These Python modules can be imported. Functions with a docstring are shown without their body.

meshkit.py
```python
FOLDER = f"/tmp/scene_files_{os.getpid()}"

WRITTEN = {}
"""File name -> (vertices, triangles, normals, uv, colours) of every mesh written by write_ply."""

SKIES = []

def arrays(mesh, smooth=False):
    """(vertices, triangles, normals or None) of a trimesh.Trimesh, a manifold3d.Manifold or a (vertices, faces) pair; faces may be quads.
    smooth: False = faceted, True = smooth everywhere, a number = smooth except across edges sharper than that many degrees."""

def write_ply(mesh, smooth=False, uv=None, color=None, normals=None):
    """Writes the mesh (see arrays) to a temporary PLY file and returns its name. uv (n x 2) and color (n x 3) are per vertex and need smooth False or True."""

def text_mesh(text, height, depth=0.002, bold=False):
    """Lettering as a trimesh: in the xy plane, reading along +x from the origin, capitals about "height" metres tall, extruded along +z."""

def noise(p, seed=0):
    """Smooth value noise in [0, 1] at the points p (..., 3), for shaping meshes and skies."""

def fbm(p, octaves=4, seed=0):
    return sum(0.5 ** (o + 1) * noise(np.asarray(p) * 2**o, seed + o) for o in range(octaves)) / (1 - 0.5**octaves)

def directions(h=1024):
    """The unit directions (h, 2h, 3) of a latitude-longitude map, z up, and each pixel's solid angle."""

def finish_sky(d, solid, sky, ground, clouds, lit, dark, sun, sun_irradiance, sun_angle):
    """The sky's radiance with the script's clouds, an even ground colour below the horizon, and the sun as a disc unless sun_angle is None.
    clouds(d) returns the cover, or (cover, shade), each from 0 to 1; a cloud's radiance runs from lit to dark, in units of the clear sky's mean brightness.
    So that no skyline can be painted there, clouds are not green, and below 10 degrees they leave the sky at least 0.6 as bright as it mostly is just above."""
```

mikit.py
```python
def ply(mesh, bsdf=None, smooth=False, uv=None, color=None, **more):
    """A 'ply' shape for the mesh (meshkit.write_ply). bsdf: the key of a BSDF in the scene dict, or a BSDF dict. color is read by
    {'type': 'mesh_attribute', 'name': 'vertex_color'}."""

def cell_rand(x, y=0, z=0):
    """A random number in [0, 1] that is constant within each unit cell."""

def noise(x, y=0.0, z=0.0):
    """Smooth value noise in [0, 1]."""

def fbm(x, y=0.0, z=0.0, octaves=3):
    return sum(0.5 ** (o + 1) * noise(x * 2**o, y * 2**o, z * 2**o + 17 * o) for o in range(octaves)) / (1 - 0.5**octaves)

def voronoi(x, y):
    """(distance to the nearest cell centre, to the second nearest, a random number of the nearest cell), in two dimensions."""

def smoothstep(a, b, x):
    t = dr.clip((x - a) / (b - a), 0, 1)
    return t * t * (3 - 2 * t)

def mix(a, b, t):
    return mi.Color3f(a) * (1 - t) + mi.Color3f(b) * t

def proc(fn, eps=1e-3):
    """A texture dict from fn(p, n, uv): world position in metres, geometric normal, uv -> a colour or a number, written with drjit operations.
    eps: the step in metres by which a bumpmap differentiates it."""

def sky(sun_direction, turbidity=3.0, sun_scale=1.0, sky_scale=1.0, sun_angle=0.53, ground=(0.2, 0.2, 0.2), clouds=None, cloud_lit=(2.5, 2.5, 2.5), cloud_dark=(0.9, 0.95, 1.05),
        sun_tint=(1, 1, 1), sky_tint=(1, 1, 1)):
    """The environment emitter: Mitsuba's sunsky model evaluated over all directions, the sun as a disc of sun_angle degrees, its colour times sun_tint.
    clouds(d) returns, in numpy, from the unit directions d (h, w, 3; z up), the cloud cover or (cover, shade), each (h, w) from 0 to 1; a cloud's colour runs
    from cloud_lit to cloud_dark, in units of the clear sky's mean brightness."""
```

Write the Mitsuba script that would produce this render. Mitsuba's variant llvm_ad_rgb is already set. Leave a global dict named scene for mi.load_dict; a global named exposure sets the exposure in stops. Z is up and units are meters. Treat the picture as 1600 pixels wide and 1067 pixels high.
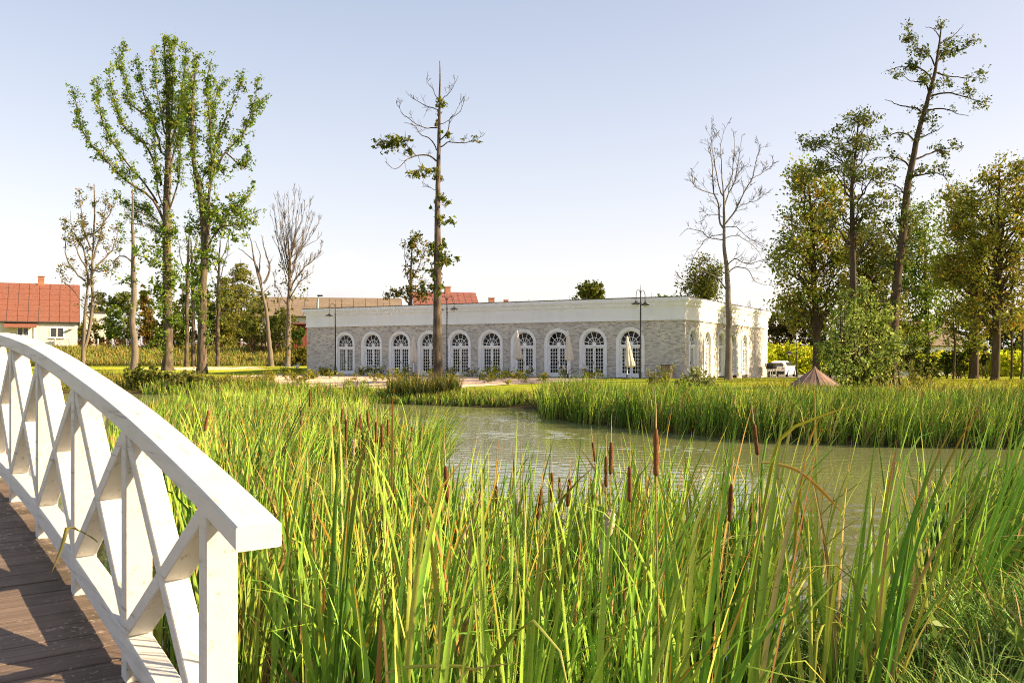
import math
import numpy as np, trimesh, shapely, drjit as dr, mitsuba as mi, mikit, meshkit
from shapely.geometry import Polygon, LineString, Point, box as sbox
from scipy.interpolate import PchipInterpolator
from mikit import noise, fbm, cell_rand, smoothstep, mix, voronoi, proc

T = mi.ScalarTransform4f
scene, labels = {}, {}
# ------------------------------------------------------------------ camera, sky, exposure
F, EYE, HV = 1400.0, 2.6, 557.0            # focal length in photo pixels (1600 wide), eye height over the water, horizon row
scene['camera'] = {'type': 'perspective', 'fov': 2 * math.degrees(math.atan(800 / F)), 'fov_axis': 'x', 'near_clip': 0.05, 'far_clip': 4000.0,
                   'principal_point_offset_y': (533.5 - HV) / 1067.0,
                   'to_world': T().look_at(origin=[0, 0, EYE], target=[0, 10, EYE], up=[0, 0, 1])}
SUN_AZ, SUN_EL = math.radians(-6.0), math.radians(27.5)     # azimuth from +x (right), towards the camera when negative
SUN = (math.cos(SUN_AZ) * math.cos(SUN_EL), math.sin(SUN_AZ) * math.cos(SUN_EL), math.sin(SUN_EL))


def clouds(d):
    az, el = np.arctan2(d[..., 0], d[..., 1]), np.degrees(np.arcsin(np.clip(d[..., 2], -1, 1)))
    n = meshkit.fbm(np.stack([az * 7, el * 0.30, az * 0 + 3.1], -1), 5, 3)
    m = meshkit.noise(np.stack([az * 2.2, el * 0, az * 0 + 8.3], -1), 11)
    top = 2.6 + 3.0 * m + 5.0 * np.exp(-((az + .25) / .10) ** 2) + 4.0 * np.exp(-((az + .56) / .14) ** 2)                                            # low cumulus, higher in some directions than in others
    puff = np.clip((n - 0.36 - 0.30 * np.clip(el / top, 0, 1.6)) / 0.05, 0, 1) * np.clip((el + 1) / 2, 0, 1)
    veil = 0.42 * np.clip(1 - el / 30, 0, 1) ** 1.5
    shade = np.clip(0.75 - (n - 0.4) * 2.6, 0, 1) * 0.85
    return np.maximum(puff * 0.9, veil), np.where(puff * 0.9 > veil, shade, 0.60)


scene['sky'] = mikit.sky(SUN, turbidity=3.0, sun_scale=1.55, sky_scale=1.47, sun_tint=(1.0, 0.985, 0.96), sky_tint=(1.46, 0.975, 0.82), clouds=clouds,
                         cloud_lit=(1.6, 1.56, 1.53), cloud_dark=(0.80, 0.80, 0.83), ground=(0.12, 0.14, 0.06))
exposure = 2.62

# ------------------------------------------------------------------ materials
def vc(): return {'type': 'mesh_attribute', 'name': 'vertex_color'}
def two(b): return {'type': 'twosided', 'bsdf': b}
def pr(col, rough=0.7, spec=0.3, **k):
    c = col if isinstance(col, dict) else {'type': 'rgb', 'value': list(col)}
    return two({'type': 'principled', 'base_color': c, 'roughness': rough, 'specular': spec, **k})
def C(r, g, b): return mi.Color3f(r, g, b)

RD = np.array([-0.605, 0.797, 0.0]); RD /= np.linalg.norm(RD)      # direction in which the bridge runs
RN = np.array([RD[1], -RD[0], 0.0])                                # to its right
RP = np.array([-1.003, 2.9])                                       # foot of the first railing post
def along(p): return (p.x - RP[0]) * RD[0] + (p.y - RP[1]) * RD[1]
def lateral(p): return (p.x - RP[0]) * RN[0] + (p.y - RP[1]) * RN[1]

def f_paint(p, n, uv):
    s, l = along(p), lateral(p)
    streak = fbm(s * 1.6 + p.z * 1.5, l * 55, p.z * 30, 4)
    fine = noise(s * 7 + p.z * 5, l * 160, p.z * 90)
    crack = smoothstep(0.63, 0.72, streak) * smoothstep(0.42, 0.8, fine)
    grime = smoothstep(0.50, 0.85, fbm(p.x * 5, p.y * 5, p.z * 5, 4))
    c = mix(C(.54, .53, .495), C(.41, .39, .35), 0.45 * grime + 0.25 * smoothstep(0.48, 0.75, streak))
    return mix(c, C(.20, .17, .13), dr.clip(0.55 * crack, 0, 0.8))
scene['painted_wood'] = two({'type': 'principled', 'base_color': proc(f_paint), 'roughness': 0.55, 'specular': 0.35})
def f_deck(p, n, uv):
    s, l = along(p), lateral(p)
    c = mix(C(.105, .075, .057), C(.175, .132, .105), cell_rand(dr.floor((s + 20) / 0.146), 3, 1) * 0.7 + 0.3 * noise(l * 2.5, s * 70))
    groove = smoothstep(0.35, 0.65, noise(s * 160, l * 1.0))
    c = c * (0.82 + 0.25 * groove)
    speck = smoothstep(0.80, 0.88, noise(p.x * 55, p.y * 55)) * smoothstep(0.35, 0.65, fbm(p.x * 4, p.y * 4))
    dirt = smoothstep(-0.35, 0.1, l) * smoothstep(0.4, 0.7, fbm(p.x * 9, p.y * 9, 2.0))
    c = mix(c, C(.05, .045, .025), dirt * 0.6)
    return mix(c, C(.34, .30, .25), speck * 0.6)
scene['deck_board'] = two({'type': 'principled', 'base_color': proc(f_deck), 'roughness': 0.55, 'specular': 0.4})

FC, FL, SR = np.array([12.1, 62.7]), np.array([-18.2, 79.5]), None            # hall: near corner, far left corner
FD = (FL - FC) / np.linalg.norm(FL - FC); FLEN = float(np.linalg.norm(FL - FC))
SD = np.array([-FD[1], FD[0]]); SD = SD if SD[1] > 0 else -SD; SLEN = 24.5   # along the side, away from us
def f_brick(p, n, uv):
    a = (p.x * FD[0] + p.y * FD[1]) * dr.abs(n.x * SD[0] + n.y * SD[1]) + (p.x * SD[0] + p.y * SD[1]) * dr.abs(n.x * FD[0] + n.y * FD[1]) + 200.0
    row = dr.floor(p.z / 0.078)
    x = a / 0.26 + 0.5 * (row - 2 * dr.floor(row / 2)) + 0.3 * cell_rand(row, 7)
    r, r2 = cell_rand(dr.floor(x), row, 2), cell_rand(dr.floor(x), row, 9)
    fx, fz = x - dr.floor(x), p.z / 0.078 - row
    mortar = dr.maximum(smoothstep(0.90, 0.97, dr.abs(fx - 0.5) * 2), smoothstep(0.74, 0.9, dr.abs(fz - 0.5) * 2))
    c = mix(C(.49, .475, .445), C(.29, .27, .245), smoothstep(0.35, 1.0, r))
    c = mix(c, C(.64, .58, .49), smoothstep(0.62, 0.9, r2))
    c = c * (0.85 + 0.3 * fbm(a * 0.7, p.z * 1.6))
    c = mix(c, C(.19, .16, .13), smoothstep(0.955, 0.96, r2) * 0.8)
    return mix(c, C(.56, .53, .48), mortar * 0.7)
scene['pale_brick'] = pr(proc(f_brick), 0.9, 0.15)
def f_stucco(p, n, uv):
    st = fbm(p.x * 0.9, p.y * 0.9, p.z * 3.5, 3)
    drip = smoothstep(0.55, 0.8, noise(p.x * 5, p.y * 5, p.z * 0.5))
    return mix(C(.83, .845, .85), C(.72, .73, .72), 0.35 * st + 0.25 * drip)
scene['white_stucco'] = pr(proc(f_stucco), 0.8, 0.2)
scene['white_frame'] = pr((.82, .83, .84), 0.45, 0.4)
scene['dark_metal'] = pr((.025, .027, .03), 0.5, 0.5)
scene['flashing'] = pr((.06, .055, .05), 0.5, 0.5)
scene['pane_glass'] = {'type': 'thindielectric', 'int_ior': 1.5, 'specular_reflectance': {'type': 'rgb', 'value': 0.25}}
scene['house_glass'] = pr((.035, .04, .045), 0.08, 0.6)
scene['interior'] = pr((.045, .035, .028), 0.8, 0.2)
scene['cream_wall'] = pr(proc(lambda p, n, uv: mix(C(.66, .65, .62), C(.57, .555, .52), fbm(p.x * .7, p.y * .7, p.z * .9))), 0.9, 0.1)
def f_tile(p, n, uv):
    r = fbm(p.x * 1.5, p.y * 1.5, p.z * 1.5)
    return mix(C(.235, .095, .062), C(.18, .072, .05), 0.5 * r + 0.5 * smoothstep(0.5, 0.8, noise(p.x * 9, p.y * 9, p.z * 2)))
scene['orange_tile'] = pr(proc(f_tile), 0.7, 0.3)
scene['red_tile'] = pr(proc(lambda p, n, uv: mix(C(.26, .11, .09), C(.17, .07, .06), fbm(p.x * 3, p.y * 3, p.z * 5))), 0.8, 0.2)
scene['brown_sheet'] = pr(proc(lambda p, n, uv: mix(C(.24, .19, .14), C(.16, .125, .09), fbm(p.x * .8, p.y * .8, p.z * 3))), 0.8, 0.2)
scene['red_board'] = pr(proc(lambda p, n, uv: mix(C(.25, .07, .05), C(.15, .045, .035), noise(p.x * 7, p.y * 7, p.z * .6))), 0.8, 0.2)
scene['chimney_brick'] = pr(proc(lambda p, n, uv: mix(C(.40, .20, .12), C(.25, .11, .07), cell_rand(dr.floor(p.x * 4), dr.floor(p.y * 4), dr.floor(p.z * 11)))), 0.9, 0.1)
scene['shingle'] = pr(proc(lambda p, n, uv: mix(C(.30, .205, .165), C(.17, .115, .09), fbm(p.x * 6, p.y * 6, p.z * 3))), 0.85, 0.15)
scene['pale_board'] = pr(proc(lambda p, n, uv: mix(C(.55, .60, .66), C(.42, .46, .52), noise(p.x * 8, p.y * 8, p.z * .7))), 0.8, 0.2)
def f_bark(p, n, uv):
    r = fbm(p.x * 7, p.y * 7, p.z * 1.6, 4)
    c = mix(C(.065, .05, .036), C(.17, .135, .10), smoothstep(0.3, 0.75, r))
    return mix(c, C(.12, .12, .055), 0.45 * smoothstep(0.55, 0.8, fbm(p.x * 1.3, p.y * 1.3, p.z * .7 + 7)))
scene['bark'] = pr(proc(f_bark), 0.95, 0.1)
scene['pale_bark'] = pr(proc(lambda p, n, uv: mix(C(.12, .098, .075), C(.23, .195, .155), fbm(p.x * 6, p.y * 6, p.z * 1.5, 3))), 0.95, 0.1)
scene['dark_bark'] = pr(proc(lambda p, n, uv: mix(C(.045, .032, .022), C(.115, .085, .06), fbm(p.x * 6, p.y * 6, p.z * 1.5, 3))), 0.95, 0.1)
scene['leaf'] = {'type': 'principledthin', 'base_color': vc(), 'roughness': 0.45, 'eta': 1.4, 'diff_trans': 0.85}
scene['glossy_leaf'] = {'type': 'principledthin', 'base_color': vc(), 'roughness': 0.24, 'eta': 1.55, 'diff_trans': 0.6}
scene['blade'] = {'type': 'principledthin', 'base_color': vc(), 'roughness': 0.42, 'eta': 1.4, 'diff_trans': 0.18}
scene['coloured'] = two({'type': 'principled', 'base_color': vc(), 'roughness': 0.8, 'specular': 0.2})
scene['canvas'] = {'type': 'principledthin', 'base_color': {'type': 'rgb', 'value': [.74, .70, .62]}, 'roughness': 0.8, 'diff_trans': 0.35}
scene['car_paint'] = pr((.78, .78, .77), 0.25, 0.5, clearcoat=0.8, clearcoat_gloss=0.9)
scene['black_plastic'] = pr((.02, .02, .02), 0.5, 0.4)
scene['red_lens'] = pr((.35, .02, .02), 0.15, 0.5)
scene['bulb_glass'] = pr((.80, .78, .70), 0.2, 0.5)

def f_ground(p, n, uv):
    t = fbm(p.x * .25, p.y * .25, 0.0, 4)
    g = mix(C(.17, .205, .022), C(.25, .265, .03), smoothstep(0.3, 0.7, t))
    g = mix(g, C(.13, .16, .02), 0.5 * smoothstep(0.5, 0.8, fbm(p.x * 2.2, p.y * 2.2, 5.0)))
    wet = 1 - smoothstep(0.10, 0.45, p.z)
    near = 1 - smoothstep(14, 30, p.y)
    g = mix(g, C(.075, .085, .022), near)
    sand = 1 - smoothstep(0.75, 1.0, dr.sqrt(dr.square((p.x + 31.5) / 6.5) + dr.square((p.y - 93) / 4.0)) + 0.7 * (fbm(p.x * .5, p.y * .5, 9.0) - 0.5))
    g = mix(g, C(.46, .37, .26), sand)
    return mix(g, C(.06, .05, .025), wet)
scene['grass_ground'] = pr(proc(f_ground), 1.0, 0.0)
def f_gravel(p, n, uv):
    d1, d2, r = voronoi(p.x * 9, p.y * 9)
    c = mix(C(.56, .42, .31), C(.36, .26, .19), smoothstep(0.2, 1.0, r))
    c = mix(c, C(.20, .15, .10), smoothstep(0.45, 0.75, fbm(p.x * .9, p.y * 1.8)) * 0.6)
    return c * (0.65 + 0.5 * smoothstep(0.0, 0.25, d2 - d1))
scene['gravel'] = pr(proc(f_gravel), 1.0, 0.0)
scene['asphalt'] = pr(proc(lambda p, n, uv: mix(C(.16, .15, .14), C(.22, .2, .19), fbm(p.x * 2, p.y * 2))), 0.95, 0.1)
scene['path_gravel'] = pr(proc(lambda p, n, uv: mix(C(.24, .20, .15), C(.36, .31, .24), fbm(p.x * 14, p.y * 14))), 1.0, 0.0)
scene['pond_water'] = two({'type': 'principled', 'base_color': {'type': 'rgb', 'value': [.105, .115, .050]}, 'roughness': 0.06, 'specular': 1.0, 'clearcoat': 1.0, 'clearcoat_gloss': 0.97})

# ------------------------------------------------------------------ helpers
used = {}
def unique(key):
    k = used.get(key, -1) + 1
    used[key] = k
    return key if k == 0 else f'{key}_{k:03d}'
def label(key, text=None, cat=None, group=None, kind=None):
    d = labels.setdefault(key, {})
    for a, b in (('label', text), ('category', cat), ('group', group), ('kind', kind)):
        if b: d[a] = b
    return key
def thing(name, text, cat, group=None): return label(unique(name), text, cat, group)
def obj(name, mesh, mat, parent=None, smooth=False, color=None, text=None, cat=None, group=None, kind=None):
    key = unique(f'{parent}__{name}' if parent else name)
    scene[key] = mikit.ply(mesh, mat, smooth=smooth, color=color)
    if text or cat or group or kind: label(key, text, cat, group, kind)
    return key
def cat_(parts):
    vs, fs, n = [], [], 0
    for v, f in parts:
        vs.append(np.asarray(v, float)); fs.append(np.asarray(f) + n); n += len(v)
    return np.vstack(vs), np.vstack(fs)
BOXF = np.array([[0, 1, 3], [0, 3, 2], [4, 6, 7], [4, 7, 5], [0, 4, 5], [0, 5, 1], [2, 3, 7], [2, 7, 6], [0, 2, 6], [0, 6, 4], [1, 5, 7], [1, 7, 3]])
BOXV = np.array([[x, y, z] for x in (-1, 1) for y in (-1, 1) for z in (-1, 1)], float)
def obox(c, half, ax=np.eye(3)): return BOXV * np.asarray(half) @ np.asarray(ax) + np.asarray(c), BOXF
def cbox(c, half, ax=np.eye(3), b=0.005):
    h = np.asarray(half, float); pts = []
    for k in range(3):
        g = h - b; g[k] = h[k]
        pts.append(BOXV * g)
    m = trimesh.convex.convex_hull(np.vstack(pts))
    return np.array(m.vertices) @ np.asarray(ax) + np.asarray(c), np.array(m.faces)
def tube(p, r, sides=6, cap=True):
    p = np.asarray(p, float); n = len(p); r = np.broadcast_to(r, (n,))
    t = np.gradient(p, axis=0); t /= np.linalg.norm(t, axis=1, keepdims=True) + 1e-12
    ref = np.array([0.31, 0.95, 0.05]) if abs(t[:, 1]).mean() < 0.85 else np.array([0.95, 0.1, 0.3])
    a = np.cross(t, ref); a /= np.linalg.norm(a, axis=1, keepdims=True) + 1e-12
    b = np.cross(t, a); ang = np.arange(sides) * 2 * np.pi / sides
    v = (p[:, None] + r[:, None, None] * (np.cos(ang)[None, :, None] * a[:, None] + np.sin(ang)[None, :, None] * b[:, None])).reshape(-1, 3)
    i, j = np.meshgrid(np.arange(n - 1), np.arange(sides), indexing='ij')
    q = np.stack([i * sides + j, i * sides + (j + 1) % sides, (i + 1) * sides + (j + 1) % sides, (i + 1) * sides + j], -1).reshape(-1, 4)
    f = np.vstack([q[:, [0, 2, 1]], q[:, [0, 3, 2]]])
    if cap:
        m = len(v); v = np.vstack([v, p[-1:], p[:1]])
        k = np.arange(sides)
        f = np.vstack([f, np.stack([np.full(sides, m), (n - 1) * sides + (k + 1) % sides, (n - 1) * sides + k], 1), np.stack([np.full(sides, m + 1), k, (k + 1) % sides], 1)])
    return v, f
def lathe(prof, sides=16, c=(0, 0, 0), wob=None):
    prof = np.asarray(prof, float); ang = np.arange(sides) * 2 * np.pi / sides; n = len(prof)
    rad = prof[:, 0][:, None] * (np.ones((n, sides)) if wob is None else wob(prof[:, 1][:, None], ang[None]))
    v = np.stack([rad * np.cos(ang), rad * np.sin(ang), np.repeat(prof[:, 1][:, None], sides, 1)], -1).reshape(-1, 3) + np.asarray(c)
    i, j = np.meshgrid(np.arange(n - 1), np.arange(sides), indexing='ij')
    q = np.stack([i * sides + j, i * sides + (j + 1) % sides, (i + 1) * sides + (j + 1) % sides, (i + 1) * sides + j], -1).reshape(-1, 4)
    return v, np.vstack([q[:, [0, 1, 2]], q[:, [0, 2, 3]]])
def extrude(poly, z0, z1):
    m = trimesh.creation.extrude_polygon(poly, z1 - z0, engine='earcut')
    return np.array(m.vertices) + [0, 0, z0], np.array(m.faces)
def W(u, v, Y): return np.array([(u - 800) / F * Y, Y, EYE - (v - HV) / F * Y])
def unit(v): return v / (np.linalg.norm(v, axis=-1, keepdims=True) + 1e-12)
def pick(rng, n, pal, jit=0.18):
    w = np.array([p[0] for p in pal], float); cols = np.array([p[1] for p in pal])
    c = cols[rng.choice(len(pal), n, p=w / w.sum())]
    return np.clip(c * (1 + jit * rng.standard_normal((n, 1))) * (1 + 0.07 * rng.standard_normal((n, 3))), 0.004, 0.85)

# ------------------------------------------------------------------ terrain, pond, paths
SHORE = [(-60, 64), (-34, 63), (-24, 62), (-17, 58.5), (-12, 54), (-7.1, 50.2), (-3, 47), (1.0, 44.2), (1.4, 40), (1.6, 37.4), (4.5, 32), (7.8, 27.6), (11.1, 26), (14.6, 25.4), (22, 25.5), (34, 26),
         (34, 4), (22, 5.5), (14, 7.2), (9, 8.1), (5, 8.3), (2.9, 7.7), (1.7, 6.6), (1.0, 4.6), (0.2, 3.4), (-1.2, 2.4), (-3.5, 1.6), (-7, 3.5), (-9.5, 8.5), (-14, 20), (-24, 30), (-60, 34)]
POND = Polygon(SHORE)
APPROACH = LineString([tuple(RP + (RD * -0.15 - RN * 1.02)[:2]), tuple(RP + (RD * -7 - RN * 1.02)[:2])])
FARSIDE = LineString([tuple(RP + (RD * 11.6 - RN * 1.02)[:2]), tuple(RP + (RD * 17 - RN * 1.02)[:2])])
def sst(a, b, x): t = np.clip((x - a) / (b - a), 0, 1); return t * t * (3 - 2 * t)
def ground_z(x, y):
    x, y = np.asarray(x, float), np.asarray(y, float)
    pts = shapely.points(x, y)
    sd = shapely.distance(pts, POND.exterior) * np.where(shapely.contains_xy(POND, x, y), -1, 1)
    far = sst(14, 34, y)
    base = 0.92 + far * 0.16 - 0.42 * sst(10, 24, x) * sst(48, 80, y)
    left = 1 - sst(6, 26, x)
    base = base + left * (0.45 * sst(80, 100, y) + 2.15 * sst(100, 112, y) + 0.4 * sst(112, 150, y))
    z = np.where(sd > 0, base * (1 - np.exp(-np.maximum(sd, 0) / (1.3 + 4.3 * far))), -np.minimum(0.8, -sd * 0.3))
    for line, top in ((APPROACH, 0.96), (FARSIDE, 0.9)):
        d = shapely.distance(pts, line)
        z = np.maximum(z, top - 0.75 * np.maximum(d - 1.15, 0))
    return z + 0.05 * (meshkit.fbm(np.stack([x * .6, y * .6, x * 0], -1), 3, 5) - 0.5) * (np.abs(x) < 90)
def gz(x, y): return float(ground_z(np.array([x]), np.array([y]))[0])
xs = np.unique(np.concatenate([[-900, -500, -300, -200, -150, -120], np.arange(-100, -40, 3), np.arange(-40, 46, .7), np.arange(46, 110, 4), [130, 170, 240, 400, 900]]))
ys = np.unique(np.concatenate([[-300, -120, -60, -30, -18], np.arange(-10, 14, .4), np.arange(14, 92, .8), np.arange(92, 130, 1.5), np.arange(130, 200, 8), [220, 280, 400, 700, 1500]]))
GX, GY = np.meshgrid(xs, ys, indexing='ij')
GZ = ground_z(GX.ravel(), GY.ravel())
def gridf(a, b):
    i, j = np.meshgrid(np.arange(a - 1), np.arange(b - 1), indexing='ij')
    return np.stack([i * b + j, (i + 1) * b + j, (i + 1) * b + j + 1, i * b + j + 1], -1).reshape(-1, 4)
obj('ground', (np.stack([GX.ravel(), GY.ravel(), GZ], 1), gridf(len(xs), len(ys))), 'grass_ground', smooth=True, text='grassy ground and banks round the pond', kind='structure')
wx = np.unique(np.concatenate([np.linspace(-60, -9, 40), np.arange(-9, 15.5, .09), np.linspace(16, 34, 24)])); wy = np.unique(np.concatenate([np.linspace(1, 6.8, 12), np.arange(7, 26, .06), np.arange(26, 51, .10), np.linspace(51.5, 65, 20)]))
WX, WY = np.meshgrid(wx, wy, indexing='ij'); WZ = WX * 0; rw = np.random.default_rng(21)
gust = np.clip((meshkit.fbm(np.stack([WX * .16, WY * .30, WX * 0], -1), 3, 9) - .32) / .36, 0, 1)
for k in range(34):
    lam = rw.uniform(.22, .62); an = rw.normal(1.1, .75); kx, ky = math.cos(an) * 2 * np.pi / lam, math.sin(an) * 2 * np.pi / lam
    WZ = WZ + .014 * lam / (2 * np.pi) * np.sin(kx * WX + ky * WY + rw.uniform(0, 6.28) + 1.2 * np.sin(.35 * WX + .5 * WY + k))
WZ = WZ * (.30 + .85 * gust) * (WX > -9.5) * (WX < 15.9) * (WY > 6.5) * (WY < 51.2)
obj('water', (np.stack([WX.ravel(), WY.ravel(), WZ.ravel()], 1), gridf(len(wx), len(wy))), 'pond_water', smooth=True, text='green pond water with small wind ripples', kind='structure')
def drape(name, poly, mat, lift, step, text):
    x0, y0, x1, y1 = poly.bounds
    a, b = np.arange(x0, x1 + step, step), np.arange(y0, y1 + step, step)
    A, B = np.meshgrid(a, b, indexing='ij'); f = gridf(len(a), len(b))
    ok = shapely.contains_xy(poly, A.ravel(), B.ravel())
    f = f[ok[f].all(1)]
    obj(name, (np.stack([A.ravel(), B.ravel(), ground_z(A.ravel(), B.ravel()) + lift], 1), f), mat, smooth=True, text=text, kind='structure')
def HP(a, b): return FC + FD * a + SD * b                      # a along the front from the near corner, b into the hall
gravel = Polygon([HP(5, -1.0), HP(36, -1.2), HP(37, -7), HP(32, -13), HP(24, -14), HP(17, -15.5), HP(10, -16), HP(4.5, -9)])
drape('gravel_bed', gravel, 'gravel', 0.02, 0.4, 'sloping bed of pinkish gravel in front of the hall')
drape('terrace', Polygon([HP(-1.5, -1.6), HP(36, -1.6), HP(36, 0.3), HP(-1.5, 0.3)]), 'asphalt', 0.035, 0.35, 'paved strip along the front of the hall')
drape('car_park', Polygon([(21, 83.5), (33, 79), (42, 88), (28, 94)]), 'asphalt', 0.02, 0.5, 'grey parking place beside the hall')
drape('path', APPROACH.buffer(1.1, cap_style=2), 'path_gravel', 0.02, 0.12, 'path leading onto the bridge')

# ------------------------------------------------------------------ the bridge
SP = 0.983
CAPZ = PchipInterpolator([-1.2, -0.36, 0, .983, 1.966, 2.949, 3.932, 4.9, 5.8, 6.7, 7.67, 8.65, 9.63, 10.62, 11.6, 12.2],
                         [-.70, -.495, -.414, -.223, -.077, .045, .129, .18, .195, .18, .129, .045, -.077, -.223, -.414, -.55])
def capz(s): return EYE + CAPZ(s)
def R3(s, l, z): return np.array([RP[0] + RD[0] * s + RN[0] * l, RP[1] + RD[1] * s + RN[1] * l, z])
br = thing('bridge', 'arched footbridge with white painted criss-cross railing and dark deck boards', 'bridge')
def sweep(s0, s1, n, l0, l1, zlo, zhi, b=0.006):
    """A beam that follows the arch; zlo and zhi are offsets from the cap's top."""
    ss = np.linspace(s0, s1, n)
    prof = np.array([(l0 + b, zlo), (l1 - b, zlo), (l1, zlo + b), (l1, zhi - b), (l1 - b, zhi), (l0 + b, zhi), (l0, zhi - b), (l0, zlo + b)])
    v = np.array([[R3(s, l, capz(s) + dz) for l, dz in prof] for s in ss]).reshape(-1, 3); k = len(prof)
    i, j = np.meshgrid(np.arange(n - 1), np.arange(k), indexing='ij')
    q = np.stack([i * k + j, i * k + (j + 1) % k, (i + 1) * k + (j + 1) % k, (i + 1) * k + j], -1).reshape(-1, 4)
    f = np.vstack([q[:, [0, 1, 2]], q[:, [0, 2, 3]]])
    m = len(v); v = np.vstack([v, v[:k].mean(0), v[-k:].mean(0)]); kk = np.arange(k)
    f = np.vstack([f, np.stack([np.full(k, m), (kk + 1) % k, kk], 1), np.stack([np.full(k, m + 1), m - k + kk, m - k + (kk + 1) % k], 1)])
    return v, f
CW, PD, PW, RH = 0.14, 0.106, 0.070, 1.10
NB = 12
joints = [-0.36, 2.2, 4.9, 7.6, 10.2, 11.95]
for a, b in zip(joints[:-1], joints[1:]):
    obj('handrail', sweep(a + 0.0008, b - 0.0008, 26, -0.02, -0.02 + CW, -0.074, 0), 'painted_wood', br)
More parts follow.
